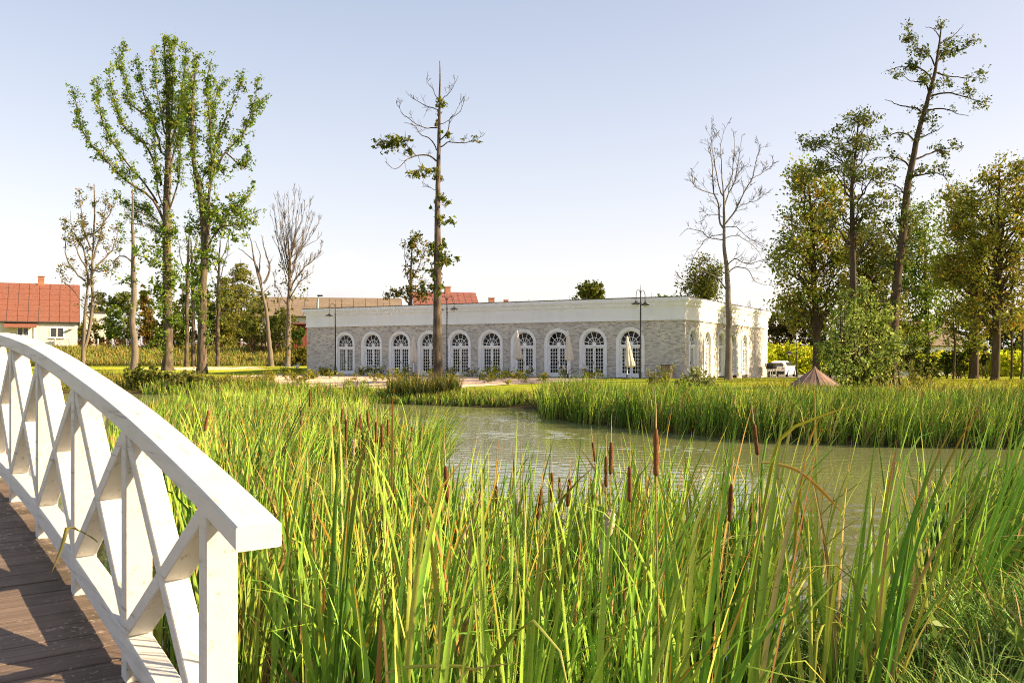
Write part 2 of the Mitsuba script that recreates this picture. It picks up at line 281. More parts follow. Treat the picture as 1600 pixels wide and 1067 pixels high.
for k in range(NB):
    s = k * SP
    zt, zb = capz(s) - 0.074, capz(s) - RH
    ax = np.array([RD, RN, [0, 0, 1]])
    obj('post', cbox(R3(s, PD / 2, (zt + zb) / 2 - 0.0), (PW / 2, PD / 2, (zt - zb) / 2 + 0.012), ax, 0.004), 'painted_wood', br)
    if k == NB - 1: break
    a0, a1 = s + PW / 2, s + SP - PW / 2
    obj('bottom_rail', sweep(a0 - 0.002, a1 + 0.002, 6, 0.002, PD - 0.002, -RH + 0.085, -RH + 0.185), 'painted_wood', br)
    zc = lambda q: (capz(q) - 0.074, capz(q) - RH + 0.185)
    for up in (0, 1):
        top0, bot0 = zc(a0); top1, bot1 = zc(a1)
        th = 0.030
        p0 = R3(a0, PD / 2, bot0 + th * 1.2 if up else top0 - th * 1.2)
        p1 = R3(a1, PD / 2, top1 - th * 1.2 if up else bot1 + th * 1.2)
        d = unit(p1 - p0); nrm = unit(np.cross(RN, d)); half = np.linalg.norm(p1 - p0) / 2 + 0.012
        if up:                                        # halved at the crossing: two pieces of one brace line
            obj('brace', cbox((p0 + p1) / 2, (half, PD / 2 - 0.006, th), np.array([d, RN, nrm]), 0.004), 'painted_wood', br)
        else:
            for sgn in (-1, 1):
                gap = 0.031
                c0 = (p0 + p1) / 2 + d * sgn * (gap + (half - gap) / 2)
                obj('brace', cbox(c0, ((half - gap) / 2, PD / 2 - 0.003, th), np.array([d, RN, nrm]), 0.004), 'painted_wood', br)
ns = 0
s = -0.52
while s < 11.9:                                      # deck boards
    c = R3(s, -1.0, capz(s) - RH - 0.014 + 0.0015 * math.sin(ns * 7.3)); slope = (capz(s + .05) - capz(s - .05)) / 0.1
    d = unit(np.array([RD[0], RD[1], slope])); up = np.cross(RN, d); up = up if up[2] > 0 else -up
    obj('deck_board', cbox(c, (0.0705, 1.165 + 0.006 * math.sin(ns * 3.1), 0.0125), np.array([d, RN, up]), 0.003), 'deck_board', br)
    s += 0.146; ns += 1
for l in (-2.0, -1.0, 0.04):
    obj('beam', sweep(-0.5, 11.9, 40, l - 0.06, l + 0.06, -RH - 0.25, -RH - 0.03), 'painted_wood' if l > -.5 else 'deck_board', br, smooth=40)
for s in (0.3, 4.0, 7.6, 11.3):
    for l in (-2.0, 0.0):
        obj('pile', tube([R3(s, l, -0.9), R3(s, l, capz(s) - RH - 0.2)], 0.09, 10), 'deck_board', br, smooth=40)

# ------------------------------------------------------------------ the hall
hall = thing('brick_hall', 'long low hall of pale brick with white frieze and arched glazed doors', 'building')
G0, ZF, ZC, ZT, ZP = 1.02, 5.20, 6.17, 6.60, 6.83
def HW(a, b, z): q = FC + FD * a + SD * b; return np.array([q[0], q[1], z])
def local(v, side):
    """local x along the wall, y up from the ground, z outward -> world"""
    v = np.asarray(v, float)
    o = np.array([*FC, 0.0])
    dx, dn = (np.array([*FD, 0]), np.array([*-SD, 0])) if side == 0 else (np.array([*SD, 0]), np.array([*-FD, 0]))
    return o + v[:, :1] * dx + v[:, 1:2] * np.array([0, 0, 1.0]) + v[:, 2:3] * dn
def arch(x, hw, y0, spring, n=28):
    a = np.linspace(0, np.pi, n)
    return Polygon([(x - hw, y0), (x + hw, y0)] + [(x + hw * np.cos(t), spring + hw * np.sin(t)) for t in a])
t0, dt = 0.1173 * FLEN, 0.08426 * FLEN
front_x = [t0 + k * dt for k in range(10)]
side_x = [1.75 + 3.62 * k for k in range(5)]
SPR, HWI = 3.62, 0.86
def ext(poly, z0, z1, side):
    v, f = extrude(poly, z0, z1)
    v = local(v, side)
    m = trimesh.Trimesh(v, f, process=False)
    return v, (f if m.volume > 0 else f[:, ::-1])
for side, xsn, L in ((0, front_x, FLEN), (1, side_x, SLEN)):
    wall = sbox(0 if side == 0 else 0.38, 0.2, L, ZF + 0.05).difference(shapely.union_all([arch(x, HWI + 0.12, 0.2, SPR) for x in xsn]))
    obj('wall', ext(wall, -0.38, 0, side), 'pale_brick', hall)
obj('wall', cat_([obox(HW(FLEN - .19, SLEN / 2, 2.7), (.19, SLEN / 2 - .39, 2.5), np.array([[*FD, 0], [*SD, 0], [0, 0, 1]])), obox(HW(FLEN / 2, SLEN - .19, 2.7), (FLEN / 2 - .39, .19, 2.5), np.array([[*FD, 0], [*SD, 0], [0, 0, 1]]))]), 'pale_brick', hall)
foot = Polygon([HP(0, 0), HP(FLEN, 0), HP(FLEN, SLEN), HP(0, SLEN)])
def ring(off, z0, z1): return extrude(Polygon(foot.buffer(off, join_style=2).exterior), z0, z1)
obj('frieze', cat_([ring(0.05, ZF, ZC), ring(0.11, ZF - 0.03, ZF + 0.07)]), 'white_stucco', hall)
obj('cornice', cat_([ring(0.10, ZC - .01, ZC + .06), ring(0.17, ZC + .055, ZC + .15), ring(0.15, ZC + .145, ZC + .24), ring(0.21, ZC + .235, ZC + .30), ring(0.26, ZC + .295, ZC + .36), ring(0.31, ZC + .355, ZC + .47), ring(0.28, ZC + .465, ZP - 0.05)]), 'white_stucco', hall)
obj('roof_edge', ring(0.32, ZP - 0.053, ZP), 'flashing', hall)
obj('floor', extrude(Polygon(foot.buffer(-0.05)), 0.7, G0 + 0.01), 'interior', hall)
for a, b in ((3, 1.5), (9, .2), (14, 3), (21, .3), (27, 1.0), (31, .4), (0.2, 8), (0.3, 15)):
    obj('lightning_rod', tube([HW(a, b, ZP - .01), HW(a, b, ZP + .38)], .012, 5), 'dark_metal', hall)
AXH = np.array([[*FD, 0], [*SD, 0], [0, 0, 1]])
obj('inner_wall', cat_([obox(HW((FLEN + 5) / 2, 5.5, 3.1), ((FLEN - 5) / 2 - .4, .1, 2.09), AXH), obox(HW(5.0, SLEN / 2 + 2.6, 3.1), (.1, SLEN / 2 - 3.05, 2.09), AXH)]), 'interior', hall)
obj('ceiling', obox(HW(FLEN / 2, SLEN / 2, 5.12), (FLEN / 2 - .39, SLEN / 2 - .39, .04), AXH), 'interior', hall)

def bar(x0, y0, x1, y1, w, z0, z1):
    d = np.array([x1 - x0, y1 - y0]); d /= np.linalg.norm(d); n = np.array([-d[1], d[0]]) * w / 2
    return Polygon([(x0 + n[0], y0 + n[1]), (x1 + n[0], y1 + n[1]), (x1 - n[0], y1 - n[1]), (x0 - n[0], y0 - n[1])])
def door(x, side):
    key = unique(f'{hall}__arched_door')
    yb, tr = G0 + 0.02, SPR - 0.32
    fr = arch(x, HWI + 0.125, yb, SPR).difference(arch(x, HWI - 0.06, yb + .05, SPR)).union(sbox(x - HWI - .02, tr, x + HWI + .02, tr + 0.16))
    scene[key] = mikit.ply(ext(fr, -0.26, -0.12, side), 'white_frame')
    sur = arch(x, HWI + 0.23, yb, SPR).difference(arch(x, HWI + 0.005, yb - .1, SPR))
    sur2 = arch(x, HWI + 0.23, yb, SPR).difference(arch(x, HWI + 0.15, yb - .1, SPR))
    obj('surround', cat_([ext(sur, -0.12, 0.045, side), ext(sur2, 0.042, 0.085, side)]), 'white_stucco', key)
    # fan-light: hub, one ring, spokes
    yf = tr + 0.16; r1 = HWI - .05; parts = []
    cx, cy = x, SPR - 0.10
    ringp = Point(cx, cy).buffer(0.50, 24).difference(Point(cx, cy).buffer(0.463, 24)).union(Point(cx, cy).buffer(0.15, 16)).intersection(sbox(x - 2, yf, x + 2, 9))
    spokes = [bar(cx, cy, cx + 1.2 * math.cos(a), cy + 1.2 * math.sin(a), 0.036, 0, 0) for a in np.radians([14, 44, 74, 106, 136, 166])]
    fan = shapely.union_all([ringp, *spokes]).intersection(arch(x, r1 + .01, yf - .02, SPR)).intersection(sbox(x - 2, yf - .005, x + 2, 9))
    obj('fanlight_bars', cat_([ext(g, -0.22, -0.17, side) for g in getattr(fan, 'geoms', [fan]) if g.area > 1e-4]), 'white_frame', key)
    for sg in (-1, 1):
        xa, xb = sorted((x + sg * 0.012, x + sg * (HWI - 0.065)))
        leaf = sbox(xa, yb + .06, xb, tr - 0.006)
        hole = sbox(xa + 0.10, yb + .34, xb - 0.10, tr - 0.10)
        g = [sbox(xa + .09, hole.bounds[1] + (hole.bounds[3] - hole.bounds[1]) * i / 7 - .016, xb - .09, hole.bounds[1] + (hole.bounds[3] - hole.bounds[1]) * i / 7 + .016) for i in range(1, 7)]
        g += [sbox(hole.bounds[0] + (hole.bounds[2] - hole.bounds[0]) * i / 3 - .016, yb + .33, hole.bounds[0] + (hole.bounds[2] - hole.bounds[0]) * i / 3 + .016, tr - .09) for i in (1, 2)]
        lf = shapely.union_all([leaf.difference(hole), *g])
        obj('door_leaf', ext(lf, -0.235, -0.185, side), 'white_frame', key)
    obj('handle', ext(sbox(x + .03, yb + 1.0, x + .055, yb + 1.18), -0.185, -0.14, side), 'dark_metal', key)
    gl = arch(x, HWI - .04, yb + .1, SPR)
    m = trimesh.creation.triangulate_polygon(gl, engine='earcut')
    obj('pane', (local(np.column_stack([m[0], np.full(len(m[0]), -0.21)]), side), np.asarray(m[1])), 'pane_glass', key)
for x in front_x: door(x, 0)
for x in side_x: door(x, 1)

# ------------------------------------------------------------------ other buildings
def frame2(p, d):
    d = np.array([d[0], d[1], 0.0]); d /= np.linalg.norm(d); n = np.array([-d[1], d[0], 0.0])
    n = n if n[1] > 0 else -n
    o = np.array([p[0], p[1], p[2]], float)
    return o, d, n
def gable(name, text, corner, d, L, D, hw, hr, wall, roof, over=0.35, windows=(), panels=None, chim=(), rake='white_frame', hip=0.0):
    """corner: front left foot seen from us; d: along the front; L, D, hw, hr: length, depth, wall and ridge heights"""
    b = thing(name, text, 'building' if name == 'barn' else 'house')
    o, d, n = frame2(corner, d)
    P = lambda x, y, z: o + d * x + n * y + np.array([0, 0, z])
    sec = [(0, 0, -1), (0, 0, hw), (0, D / 2, hr - .12), (0, D, hw), (0, D, -1)]
    v = np.array([P(x, y, z) for x in (0, L) for _, y, z in sec]); f = []
    for k in range(5): a, c = k, (k + 1) % 5; f += [[a, c, c + 5], [a, c + 5, a + 5]]
    f += [[0, 2, 1], [0, 3, 2], [0, 4, 3], [5, 6, 7], [5, 7, 8], [5, 8, 9]]
    obj('wall', (v, np.array(f)), wall, b)
    sl = (hr - hw) / (D / 2); k = math.hypot(1, sl); rk = []
    for sgn, y0 in ((1, 0), (-1, D)):
        e, r = P(-over, y0 - sgn * over, hw - over * sl), P(-over, D / 2, hr)
        up = unit(np.cross(d, r - e)); up = up if up[2] > 0 else -up
        lenp = np.linalg.norm(r - e); mid = (e + r) / 2 + d * (L / 2 + over) + up * (0.05 + 0.003 * (sgn < 0))
        rk.append(obox(mid, (L / 2 + over, lenp / 2, 0.05), np.array([d, unit(r - e), up])))
        if panels and sgn == 1:
            nx, ny = panels
            for i in range(nx):
                for j in range(ny):
                    w, h = (L + 2 * over) / nx, lenp / ny
                    c = e + d * (w * (i + .5)) + unit(r - e) * (h * (j + .5)) + up * 0.12
                    tilt = unit(unit(r - e) * h - up * 0.03)
                    u2 = np.cross(d, tilt); u2 = u2 if u2[2] > 0 else -u2
                    obj('roof_panel', obox(c, (w / 2 - .035, h / 2 + .005, 0.02), np.array([d, tilt, u2])), roof, b)
    rf = obj('roof', cat_(rk), 'flashing' if panels else roof, b)
    for x in (-over - .012, L + over + .012):
        for sgn, y0 in ((1, 0), (-1, D)):
            e, r = P(x, y0 - sgn * over, hw - over * sl), P(x, D / 2, hr)
            obj('barge_board', tube([e + [0, 0, .02], r + [0, 0, .02 + .004 * sgn]], 0.07, 4), rake, b)
    for x, y, w, h, face in windows:
        wk = unique(f'{b}__window')
        q, a2, o2 = (P(x, -0.02, y), d, -n) if face == 0 else (P(L + .02, x, y), n, d)
        ax = np.array([a2, o2, [0, 0, 1]])
        fr = [obox(q + a2 * sx * (w / 2 - .05), (.06, .06, h / 2), ax) for sx in (-1, 1)] + [obox(q, (.05, .055, h / 2 - .08), ax)]
        fr += [obox(q + np.array([0, 0, sz * (h / 2 - .05)]), (w / 2 - .11, .058, .06), ax) for sz in (-1, 1)]
        scene[wk] = mikit.ply(cat_(fr), 'white_frame')
        obj('pane', obox(q - o2 * .01, (w / 2 - .1, .02, h / 2 - .1), ax), 'house_glass', wk)
        obj('sill', obox(q + o2 * .08 - np.array([0, 0, h / 2 + .05]), (w / 2 + .08, .1, .03), ax), 'white_stucco', wk)
    for x, y, w, h in chim:
        zc = hr - abs(y - D / 2) * sl
        ck = obj('chimney', obox(P(x, y, zc + h / 2 - .3), (w / 2, w / 2, h / 2 + .3), np.array([d, n, [0, 0, 1]])), 'chimney_brick', b)
        obj('cap', obox(P(x, y, zc + h + .05), (w / 2 + .07, w / 2 + .07, .05), np.array([d, n, [0, 0, 1]])), 'chimney_brick', ck)
    return b, P

c = W(121, 557, 118.0); c[2] = 3.75
dh = np.array([.90, .436]); L = 20.0
o_h = c - np.array([*unit(dh), 0]) * L
hb, P = gable('tiled_house', 'cream house with big orange panelled roof beyond the railing', o_h, dh, L, 10.5, 3.45, 8.55, 'cream_wall', 'orange_tile', 0.3,
              windows=[(L - 2.4, 1.95, 1.7, 1.35, 0), (L - 6.3, 2.05, 1.35, 1.15, 0), (L - 10.6, 2.05, 1.9, 1.15, 0), (L - 15, 2.05, 1.9, 1.15, 0)], panels=(17, 7), chim=[(L - 4.4, 5.25, .75, 1.0), (L - 10.1, 5.25, .75, 1.0)])
e = [P(L - 8.4, 0.0, 3.15), P(L - 4.7, 0.0, 3.15), P(L - 4.7, -1.5, 2.62), P(L - 8.4, -1.5, 2.62)]
v = np.array(e + [q - [0, 0, .1] for q in e])
obj('porch_roof', (v, np.array([[0, 3, 2, 1], [4, 5, 6, 7], [0, 1, 5, 4], [1, 2, 6, 5], [2, 3, 7, 6], [3, 0, 4, 7]])), 'orange_tile', hb)
obj('downpipe', tube([P(L - 5.0, -.12, 3.1), P(L - 5.0, -.12, -.5)], .05, 6), 'white_frame', hb)
obj('gutter', tube([P(-.3, -.42, 3.3), P(L + .3, -.42, 3.3)], .07, 6), 'flashing', hb)
obj('satellite_dish', lathe([(0, 0), (.2, .05), (.32, .13)], 12, P(L - .8, -.35, 2.3)), 'dark_metal', hb)

def flat_block(name, text, p0, d, L, D, h, wall, windows=()):
    b = thing(name, text, 'building')
    o, d, n = frame2(p0, d); ax = np.array([d, n, [0, 0, 1]])
    obj('wall', obox(o + d * L / 2 + n * D / 2 + np.array([0, 0, h / 2 - .5]), (L / 2, D / 2, h / 2 + .5), ax), wall, b)
    obj('roof', obox(o + d * L / 2 + n * D / 2 + np.array([0, 0, h + .12]), (L / 2 + .15, D / 2 + .15, .12), ax), 'flashing' if wall != 'white_stucco' else 'white_stucco', b)
    for x, y, w, hh in windows:
        q = o + d * x + n * -.01 + np.array([0, 0, y])
        wk = obj('window', obox(q, (w / 2, .03, hh / 2), ax), 'white_frame', b)
        obj('pane', obox(q - n * .02, (w / 2 - .08, .025, hh / 2 - .08), ax), 'house_glass', wk)
p = W(132, 557, 121.0); p[2] = 3.7
flat_block('flat_roofed_annex', 'small cream flat-roofed annex right of the orange-roofed house', p, (.92, .38), 2.6, 6, 4.8, 'cream_wall', [(1.5, 3.0, .8, 1.0)])
p = W(230, 557, 122.0); p[2] = 3.7
flat_block('garage', 'low white garage half hidden behind the trunks of the two tall leafy trees', p, (.97, .2), 5.2, 6, 2.9, 'white_stucco', [(1.6, 1.7, 1.2, .9)])
p = W(398, 557, 118.0); p[2] = 3.3
gable('barn', 'long barn with weathered brown sheet roof rising behind the left end of the hall', p, (.985, .17), 19, 11, 4.7, 7.4, 'cream_wall', 'brown_sheet', 0.4, panels=(12, 2), rake='flashing', windows=[(5.2, 2.6, 1.0, .9, 0)])
p = W(459, 557, 108.0); p[2] = 2.9
sh = thing('red_shed', 'dark red board shed beside the left end of the hall', 'shed')
o, d, n = frame2(p, (.95, .3)); ax = np.array([d, n, [0, 0, 1]])
for i in range(7):
    obj('board', obox(o + d * (.17 + i * .34) + np.array([0, 0, 1.6]), (.163, .05, 2.0), ax), 'red_board', sh)
obj('wall', obox(o + d * 1.2 + n * 1.6 + np.array([0, 0, 1.5]), (1.2, 1.5, 2.0), ax), 'red_board', sh)
obj('roof', obox(o + d * 1.2 + n * 1.4 + np.array([0, 0, 3.68]), (1.4, 2.0, .08), ax), 'red_tile', sh)
p = W(652, 557, 128.0); p[2] = 3.8
gable('red_roofed_house', 'house of which only the red tiled roof and brick chimney rise above the hall', p, (.96, .28), 9.2, 7.5, 5.2, 8.25, 'cream_wall', 'red_tile', 0.3, panels=(10, 5), chim=[(5.2, 3.75, .8, .8)])
p = W(766, 557, 124.0); p[2] = 3.6
gable('low_house', 'house hidden by the hall except for two small chimneys', p, (.98, .2), 8, 7, 3.6, 6.25, 'cream_wall', 'red_tile', 0.3, chim=[(.8, 3.5, .75, 1.0), (2.9, 3.5, .55, .75)])
p = W(1432, 557, 92.0); p[2] = 0.7
gable('white_house', 'white house with brown-red roof glimpsed between the right-hand trees', p, (.98, .2), 5.5, 5, 3.3, 5.4, 'white_stucco', 'brown_sheet', 0.4, windows=[(1.6, 1.9, 1.1, 1.2, 0), (3.9, 1.9, 1.1, 1.2, 0)])
p = W(1350, 557, 112.0); p[2] = 0.8
gable('far_house', 'far house with red gable roof almost hidden behind the glossy shrub', p, (.9, -.4), 7, 7, 3.4, 6.2, 'cream_wall', 'red_tile', 0.4, windows=[(2.4, 2.4, 1.2, 1.3, 0), (5.4, 2.4, 1.2, 1.3, 0)])
m = thing('floodlight_mast', 'thin mast with small floodlight in front of the brown barn roof', 'mast')
q = W(497.5, 557, 100.0); q[2] = 2.3
obj('pole', tube([q, q + [0, 0, 7.0]], [.07, .05], 6), 'white_frame', m)
obj('floodlight', obox(q + [.18, 0, 7.08], (.28, .15, .08)), 'dark_metal', m)

# fence on the bank at the left
fe = thing('garden_fence', 'long low wire fence with pale concrete posts below the gardens', 'fence')
fy = 113.2
for i, u in enumerate(np.arange(86, 486, 22.4)):
    q = W(u, 545, fy); q[2] = gz(q[0], fy)
    obj('post', obox(q + [0, 0, .55], (.075, .075, .62)), 'white_stucco', fe)
wires = []
for k in range(5):
    pts = [np.array([x, fy - .09, gz(x, fy) + .12 + .22 * k]) for x in np.linspace(W(86, 0, fy)[0], W(484, 0, fy)[0], 14)]
    wires.append(tube(pts, .012, 3))
for x in np.arange(W(86, 0, fy)[0], W(484, 0, fy)[0], .3):
    wires.append(tube([[x, fy - .1, gz(x, fy) + .05], [x, fy - .1, gz(x, fy) + 1.05]], .008, 3))
obj('wire_mesh', cat_(wires), 'red_board', fe)
obj('plinth', cat_([obox([x, fy, gz(x, fy) + .05], (1.1, .05, .2)) for x in np.arange(W(86, 0, fy)[0], W(484, 0, fy)[0], 2.1)]), 'red_board', fe)
# ------------------------------------------------------------------ lamps, parasols, car, hut
def street_lamp(u, Y, h, arms, ang, text):
    k = thing('street_lamp', text, 'street lamp', None)
    q = W(u, 557, Y); q[2] = gz(q[0], Y) - .02
    obj('pole', cat_([lathe([(.0, -.1), (.13, -.1), (.13, .5), (.10, .55), (.085, .75), (.06, .8), (.05, h - 1.0), (.075, h - .98), (.075, h - .9), (.045, h - .88), (.035, h - .1), (.02, h), (.008, h + .35), (0, h + .36)], 12, q)]), 'dark_metal', k, smooth=40)
    for sg in arms:
        d = np.array([math.cos(ang), math.sin(ang), 0]) * sg
        a = np.linspace(np.pi, -.05, 14)
        pts = [q + [0, 0, h - .85]] + [q + d * (.33 + .33 * math.cos(t)) + np.array([0, 0, h - .45 + .42 * math.sin(t)]) for t in a] + [q + d * .66 + np.array([0, 0, h - .75])]
        pts[0] = q + d * .02 + np.array([0, 0, h - .95])
        obj('arm', tube(pts, .022, 6), 'dark_metal', k, smooth=True)
        e = q + d * .66 + np.array([0, 0, h - .95])
        sh = obj('shade', lathe([(.03, .24), (.05, .12), (.09, .06), (.26, -.04), (.34, -.08), (.33, -.10), (.24, -.05), (.05, .03)], 16, e), 'dark_metal', k, smooth=50)
        obj('globe', lathe([(.0, -.26), (.09, -.24), (.14, -.16), (.13, -.06), (.06, .0), (.0, .01)], 12, e), 'bulb_glass', k, smooth=True)
fang = math.atan2(FD[1], FD[0])
street_lamp(524, 76, 6.1, (1,), fang, 'black street lamp at the left end of the hall, by the first arched door')
street_lamp(698.5, 69, 6.25, (1, -1), fang, 'black double-armed street lamp just right of the lone tall trunk')
street_lamp(1001, 62, 6.2, (1, -1), fang + 1.45, 'black street lamp in front of the rightmost arched door of the long front')
street_lamp(1245, 83, 3.3, (1,), math.pi - .3, 'short black street lamp beside the parked white car')

def parasol(u, Y, h, text, lean=0.0, seed=0):
    k = thing('parasol', text, 'parasol', 'closed parasols along the front of the hall')
    q = W(u, 557, Y); q[2] = gz(q[0], Y) + .03
    obj('pole', tube([q, q + [0, 0, h + .05]], .035, 8), 'white_frame', k, smooth=True)
    obj('base', lathe([(0, 0), (.32, 0), (.32, .06), (.07, .09), (.06, .3), (0, .3)], 14, q), 'dark_metal', k)
    prof = [(.03, h), (.07, h - .03), (.10, h - .3), (.17, h - .9), (.235, h - 1.5), (.285, h - 1.95), (.25, h - 2.05), (.15, h - 2.12), (.05, h - 2.06)]
    def wob(z, a): return 1 + (.24 * np.cos(8 * a + seed) + .08 * np.cos(3 * a + seed * 2)) * np.clip((h - z) / 1.2, 0, 1) + 0.05 * np.sin(z * 9 + a * 2)
    v, f = lathe(prof, 40, (0, 0, 0), wob)
    v[:, 0] += lean * (v[:, 2] - h)
    obj('canopy', (v + q, f), 'canvas', k, smooth=True)
parasol(646, 71.6, 3.2, 'closed cream parasol left of the lone tall trunk', 0.0, 0)
parasol(808, 66.5, 3.45, 'closed cream parasol in front of the seventh arched door from the left', -0.05, 1.3)
parasol(887, 64.5, 3.35, 'closed cream parasol in front of the eighth arched door from the left', -0.06, 2.2)
parasol(980, 61.5, 2.9, 'leaning closed cream parasol in front of the rightmost front door, beside a street lamp', -0.10, 3.0)

def car():
    k = thing('parked_car', 'white parked hatchback seen from behind at the far right corner of the hall', 'car')
    q = W(1222, 557, 86.0); q[2] = gz(q[0], 86) + .03
    h = math.radians(31); d = np.array([math.sin(h), math.cos(h), 0]); r = np.array([d[1], -d[0], 0])
    P = lambda x, y, z: q + d * x + r * y + np.array([0, 0, z])          # x forward, y right
    # stations: x, half width at sill, at belt, at roof, z of sill, belt, roof
    st = [(-2.12, .70, .74, .60, .38, .78, .80), (-2.05, .82, .85, .62, .26, .90, .93), (-1.85, .87, .88, .60, .22, .96, 1.33), (-1.55, .88, .89, .60, .20, .97, 1.47), (-.6, .89, .90, .62, .19, .96, 1.52),
          (.2, .89, .90, .61, .19, .95, 1.49), (.75, .89, .89, .58, .19, .94, 1.28), (1.2, .88, .87, .62, .20, .93, .97), (1.75, .84, .82, .60, .22, .80, .84), (2.05, .72, .70, .5, .30, .66, .68)]
    rows = []
    for x, ws, wb, wr, zs, zb, zr in st:
        a = [(-ws * .9, zs), (-ws, zs + .12), (-wb - .01, (zs + zb) / 2), (-wb, zb), (-wr, zr - .06), (-wr * .7, zr), (wr * .7, zr), (wr, zr - .06), (wb, zb), (wb + .01, (zs + zb) / 2), (ws, zs + .12), (ws * .9, zs)]
        rows.append([P(x, y, z) for y, z in a])
    n, m = len(rows), len(rows[0]); v = np.array(rows).reshape(-1, 3)
    i, j = np.meshgrid(np.arange(n - 1), np.arange(m), indexing='ij')
    f4 = np.stack([i * m + j, i * m + (j + 1) % m, (i + 1) * m + (j + 1) % m, (i + 1) * m + j], -1).reshape(-1, 4)
    f = np.vstack([f4[:, [0, 1, 2]], f4[:, [0, 2, 3]], [[0, t, t + 1] for t in range(1, m - 1)], [[(n - 1) * m, (n - 1) * m + t + 1, (n - 1) * m + t] for t in range(1, m - 1)]])
    mm = trimesh.Trimesh(v, f, process=False)
    obj('body', mm if mm.volume > 0 else (v, f[:, ::-1]), 'car_paint', k, smooth=35)
    def quad(pts, off):
        a = np.array([P(*t) for t in pts]); nn = unit(np.cross(a[1] - a[0], a[2] - a[0]))
        if nn @ (a.mean(0) - P(0, 0, .9)) < 0: nn = -nn
        b = np.vstack([a + nn * off, a - nn * .02]); c = len(a)
        return b, np.array([[0, t, t + 1] for t in range(1, c - 1)] + [[c, c + t + 1, c + t] for t in range(1, c - 1)] + [[t, (t + 1) % c, c + (t + 1) % c] for t in range(c)] + [[t, c + (t + 1) % c, c + t] for t in range(c)])
    obj('rear_window', quad([(-2.0, -.60, 1.0), (-2.0, .60, 1.0), (-1.86, .50, 1.31), (-1.86, -.50, 1.31)], .035), 'house_glass', k)
    for sg in (-1, 1):
        obj('side_window', quad([(-1.6, sg * .865, 1.0), (-.55, sg * .87, .99), (-.55, sg * .67, 1.40), (-1.35, sg * .66, 1.37)], .03), 'house_glass', k)
        obj('side_window', quad([(-.48, sg * .87, .99), (.85, sg * .85, .98), (.35, sg * .67, 1.36), (-.48, sg * .67, 1.41)], .03), 'house_glass', k)
        obj('tail_light', quad([(-2.09, sg * .52, .86), (-2.02, sg * .83, .88), (-2.02, sg * .84, .74), (-2.10, sg * .52, .76)], .03), 'red_lens', k)
        obj('mirror', obox(P(.75, sg * 1.0, 1.02), (.06, .1, .07)), 'car_paint', k)
        for x in (-1.35, 1.3):
            w = unique(f'{k}__wheel'); c = P(x, sg * .83, .31)
            tv = tube([c - r * .1, c + r * .1], .31, 20); scene[w] = mikit.ply(tv, 'black_plastic')
            obj('rim', tube([c + r * sg * .09, c + r * sg * .112], .2, 14), 'bulb_glass', w)
    obj('bumper', obox(P(-2.08, 0, .40), (.10, .72, .13), np.array([d, r, [0, 0, 1]])), 'black_plastic', k)
    obj('number_plate', obox(P(-2.14, 0, .66), (.02, .26, .06), np.array([d, r, [0, 0, 1]])), 'bulb_glass', k)
car()

def hut():
    k = thing('pond_hut', 'small round hut with conical pinkish wooden roof in the reeds beside the glossy shrub', 'hut')
    q = W(1273, 557, 40.0); zb = gz(q[0], 40.0); q[2] = 0
    ze, za, R, n = 1.34, 2.08, 1.06, 26
    for i in range(n):
        a0, a1 = 2 * np.pi * (i + .06) / n, 2 * np.pi * (i + .94) / n
        rad = R * (1 + .05 * math.sin(i * 5.1)); zz = ze - .02 * math.sin(i * 3.3)
        up = .012 * (i % 2)
        v = np.array([q + [rad * math.cos(a), rad * math.sin(a), zz + up] for a in (a0, a1)] + [q + [.04 * math.cos(a), .04 * math.sin(a), za + up] for a in (a1, a0)])
        v = np.vstack([v, v - [0, 0, .035]])
        obj('roof_board', (v, np.array([[0, 1, 2], [0, 2, 3], [4, 6, 5], [4, 7, 6], [0, 5, 1], [0, 4, 5], [1, 6, 2], [1, 5, 6], [3, 2, 6], [3, 6, 7], [0, 3, 7], [0, 7, 4]])), 'shingle', k)
    obj('finial', lathe([(0, za - .05), (.09, za - .03), (.05, za + .06), (0, za + .1)], 10, q), 'shingle', k)
    for i in range(14):
        a = 2 * np.pi * i / 14; c = q + np.array([.86 * math.cos(a), .86 * math.sin(a), (zb - .2 + ze + .1) / 2])
        obj('wall_board', obox(c, (.02, .182, (ze + .3 - zb) / 2), np.array([[math.cos(a), math.sin(a), 0], [-math.sin(a), math.cos(a), 0], [0, 0, 1]])), 'pale_board', k)
hut()
def grill():
    k = thing('garden_grill', 'dark garden grill on pale legs against the far corner of the hall side', 'grill')
    q = HW(-.9, 22.2, 0); q[2] = gz(q[0], q[1]); ax = np.array([[*SD, 0], [*FD, 0], [0, 0, 1]])
    obj('box', cbox(q + [0, 0, .98], (.75, .32, .16), ax, .03), 'black_plastic', k)
    obj('lid', cbox(q + [0, 0, 1.24], (.72, .30, .12), ax, .06), 'flashing', k)
    for x in (-.66, .66):
        for y in (-.24, .24): obj('leg', obox(q + ax[0] * x + ax[1] * y + np.array([0, 0, .41]), (.03, .03, .42), ax), 'white_frame', k)
    obj('shelf', obox(q + [0, 0, .28], (.62, .21, .02), ax), 'white_frame', k)
grill()
def planter():
    k = thing('planter', 'small grey planter box at the hall front right of the last arched door', 'planter')
    q = HW(1.05, -.75, 0); q[2] = gz(q[0], q[1]) + .02; ax = np.array([[*FD, 0], [*SD, 0], [0, 0, 1]])
    obj('box', cbox(q + [0, 0, .45], (.33, .33, .45), ax, .02), 'brown_sheet', k)
    obj('rim', cbox(q + [0, 0, .93], (.36, .36, .035), ax, .01), 'flashing', k)
planter()

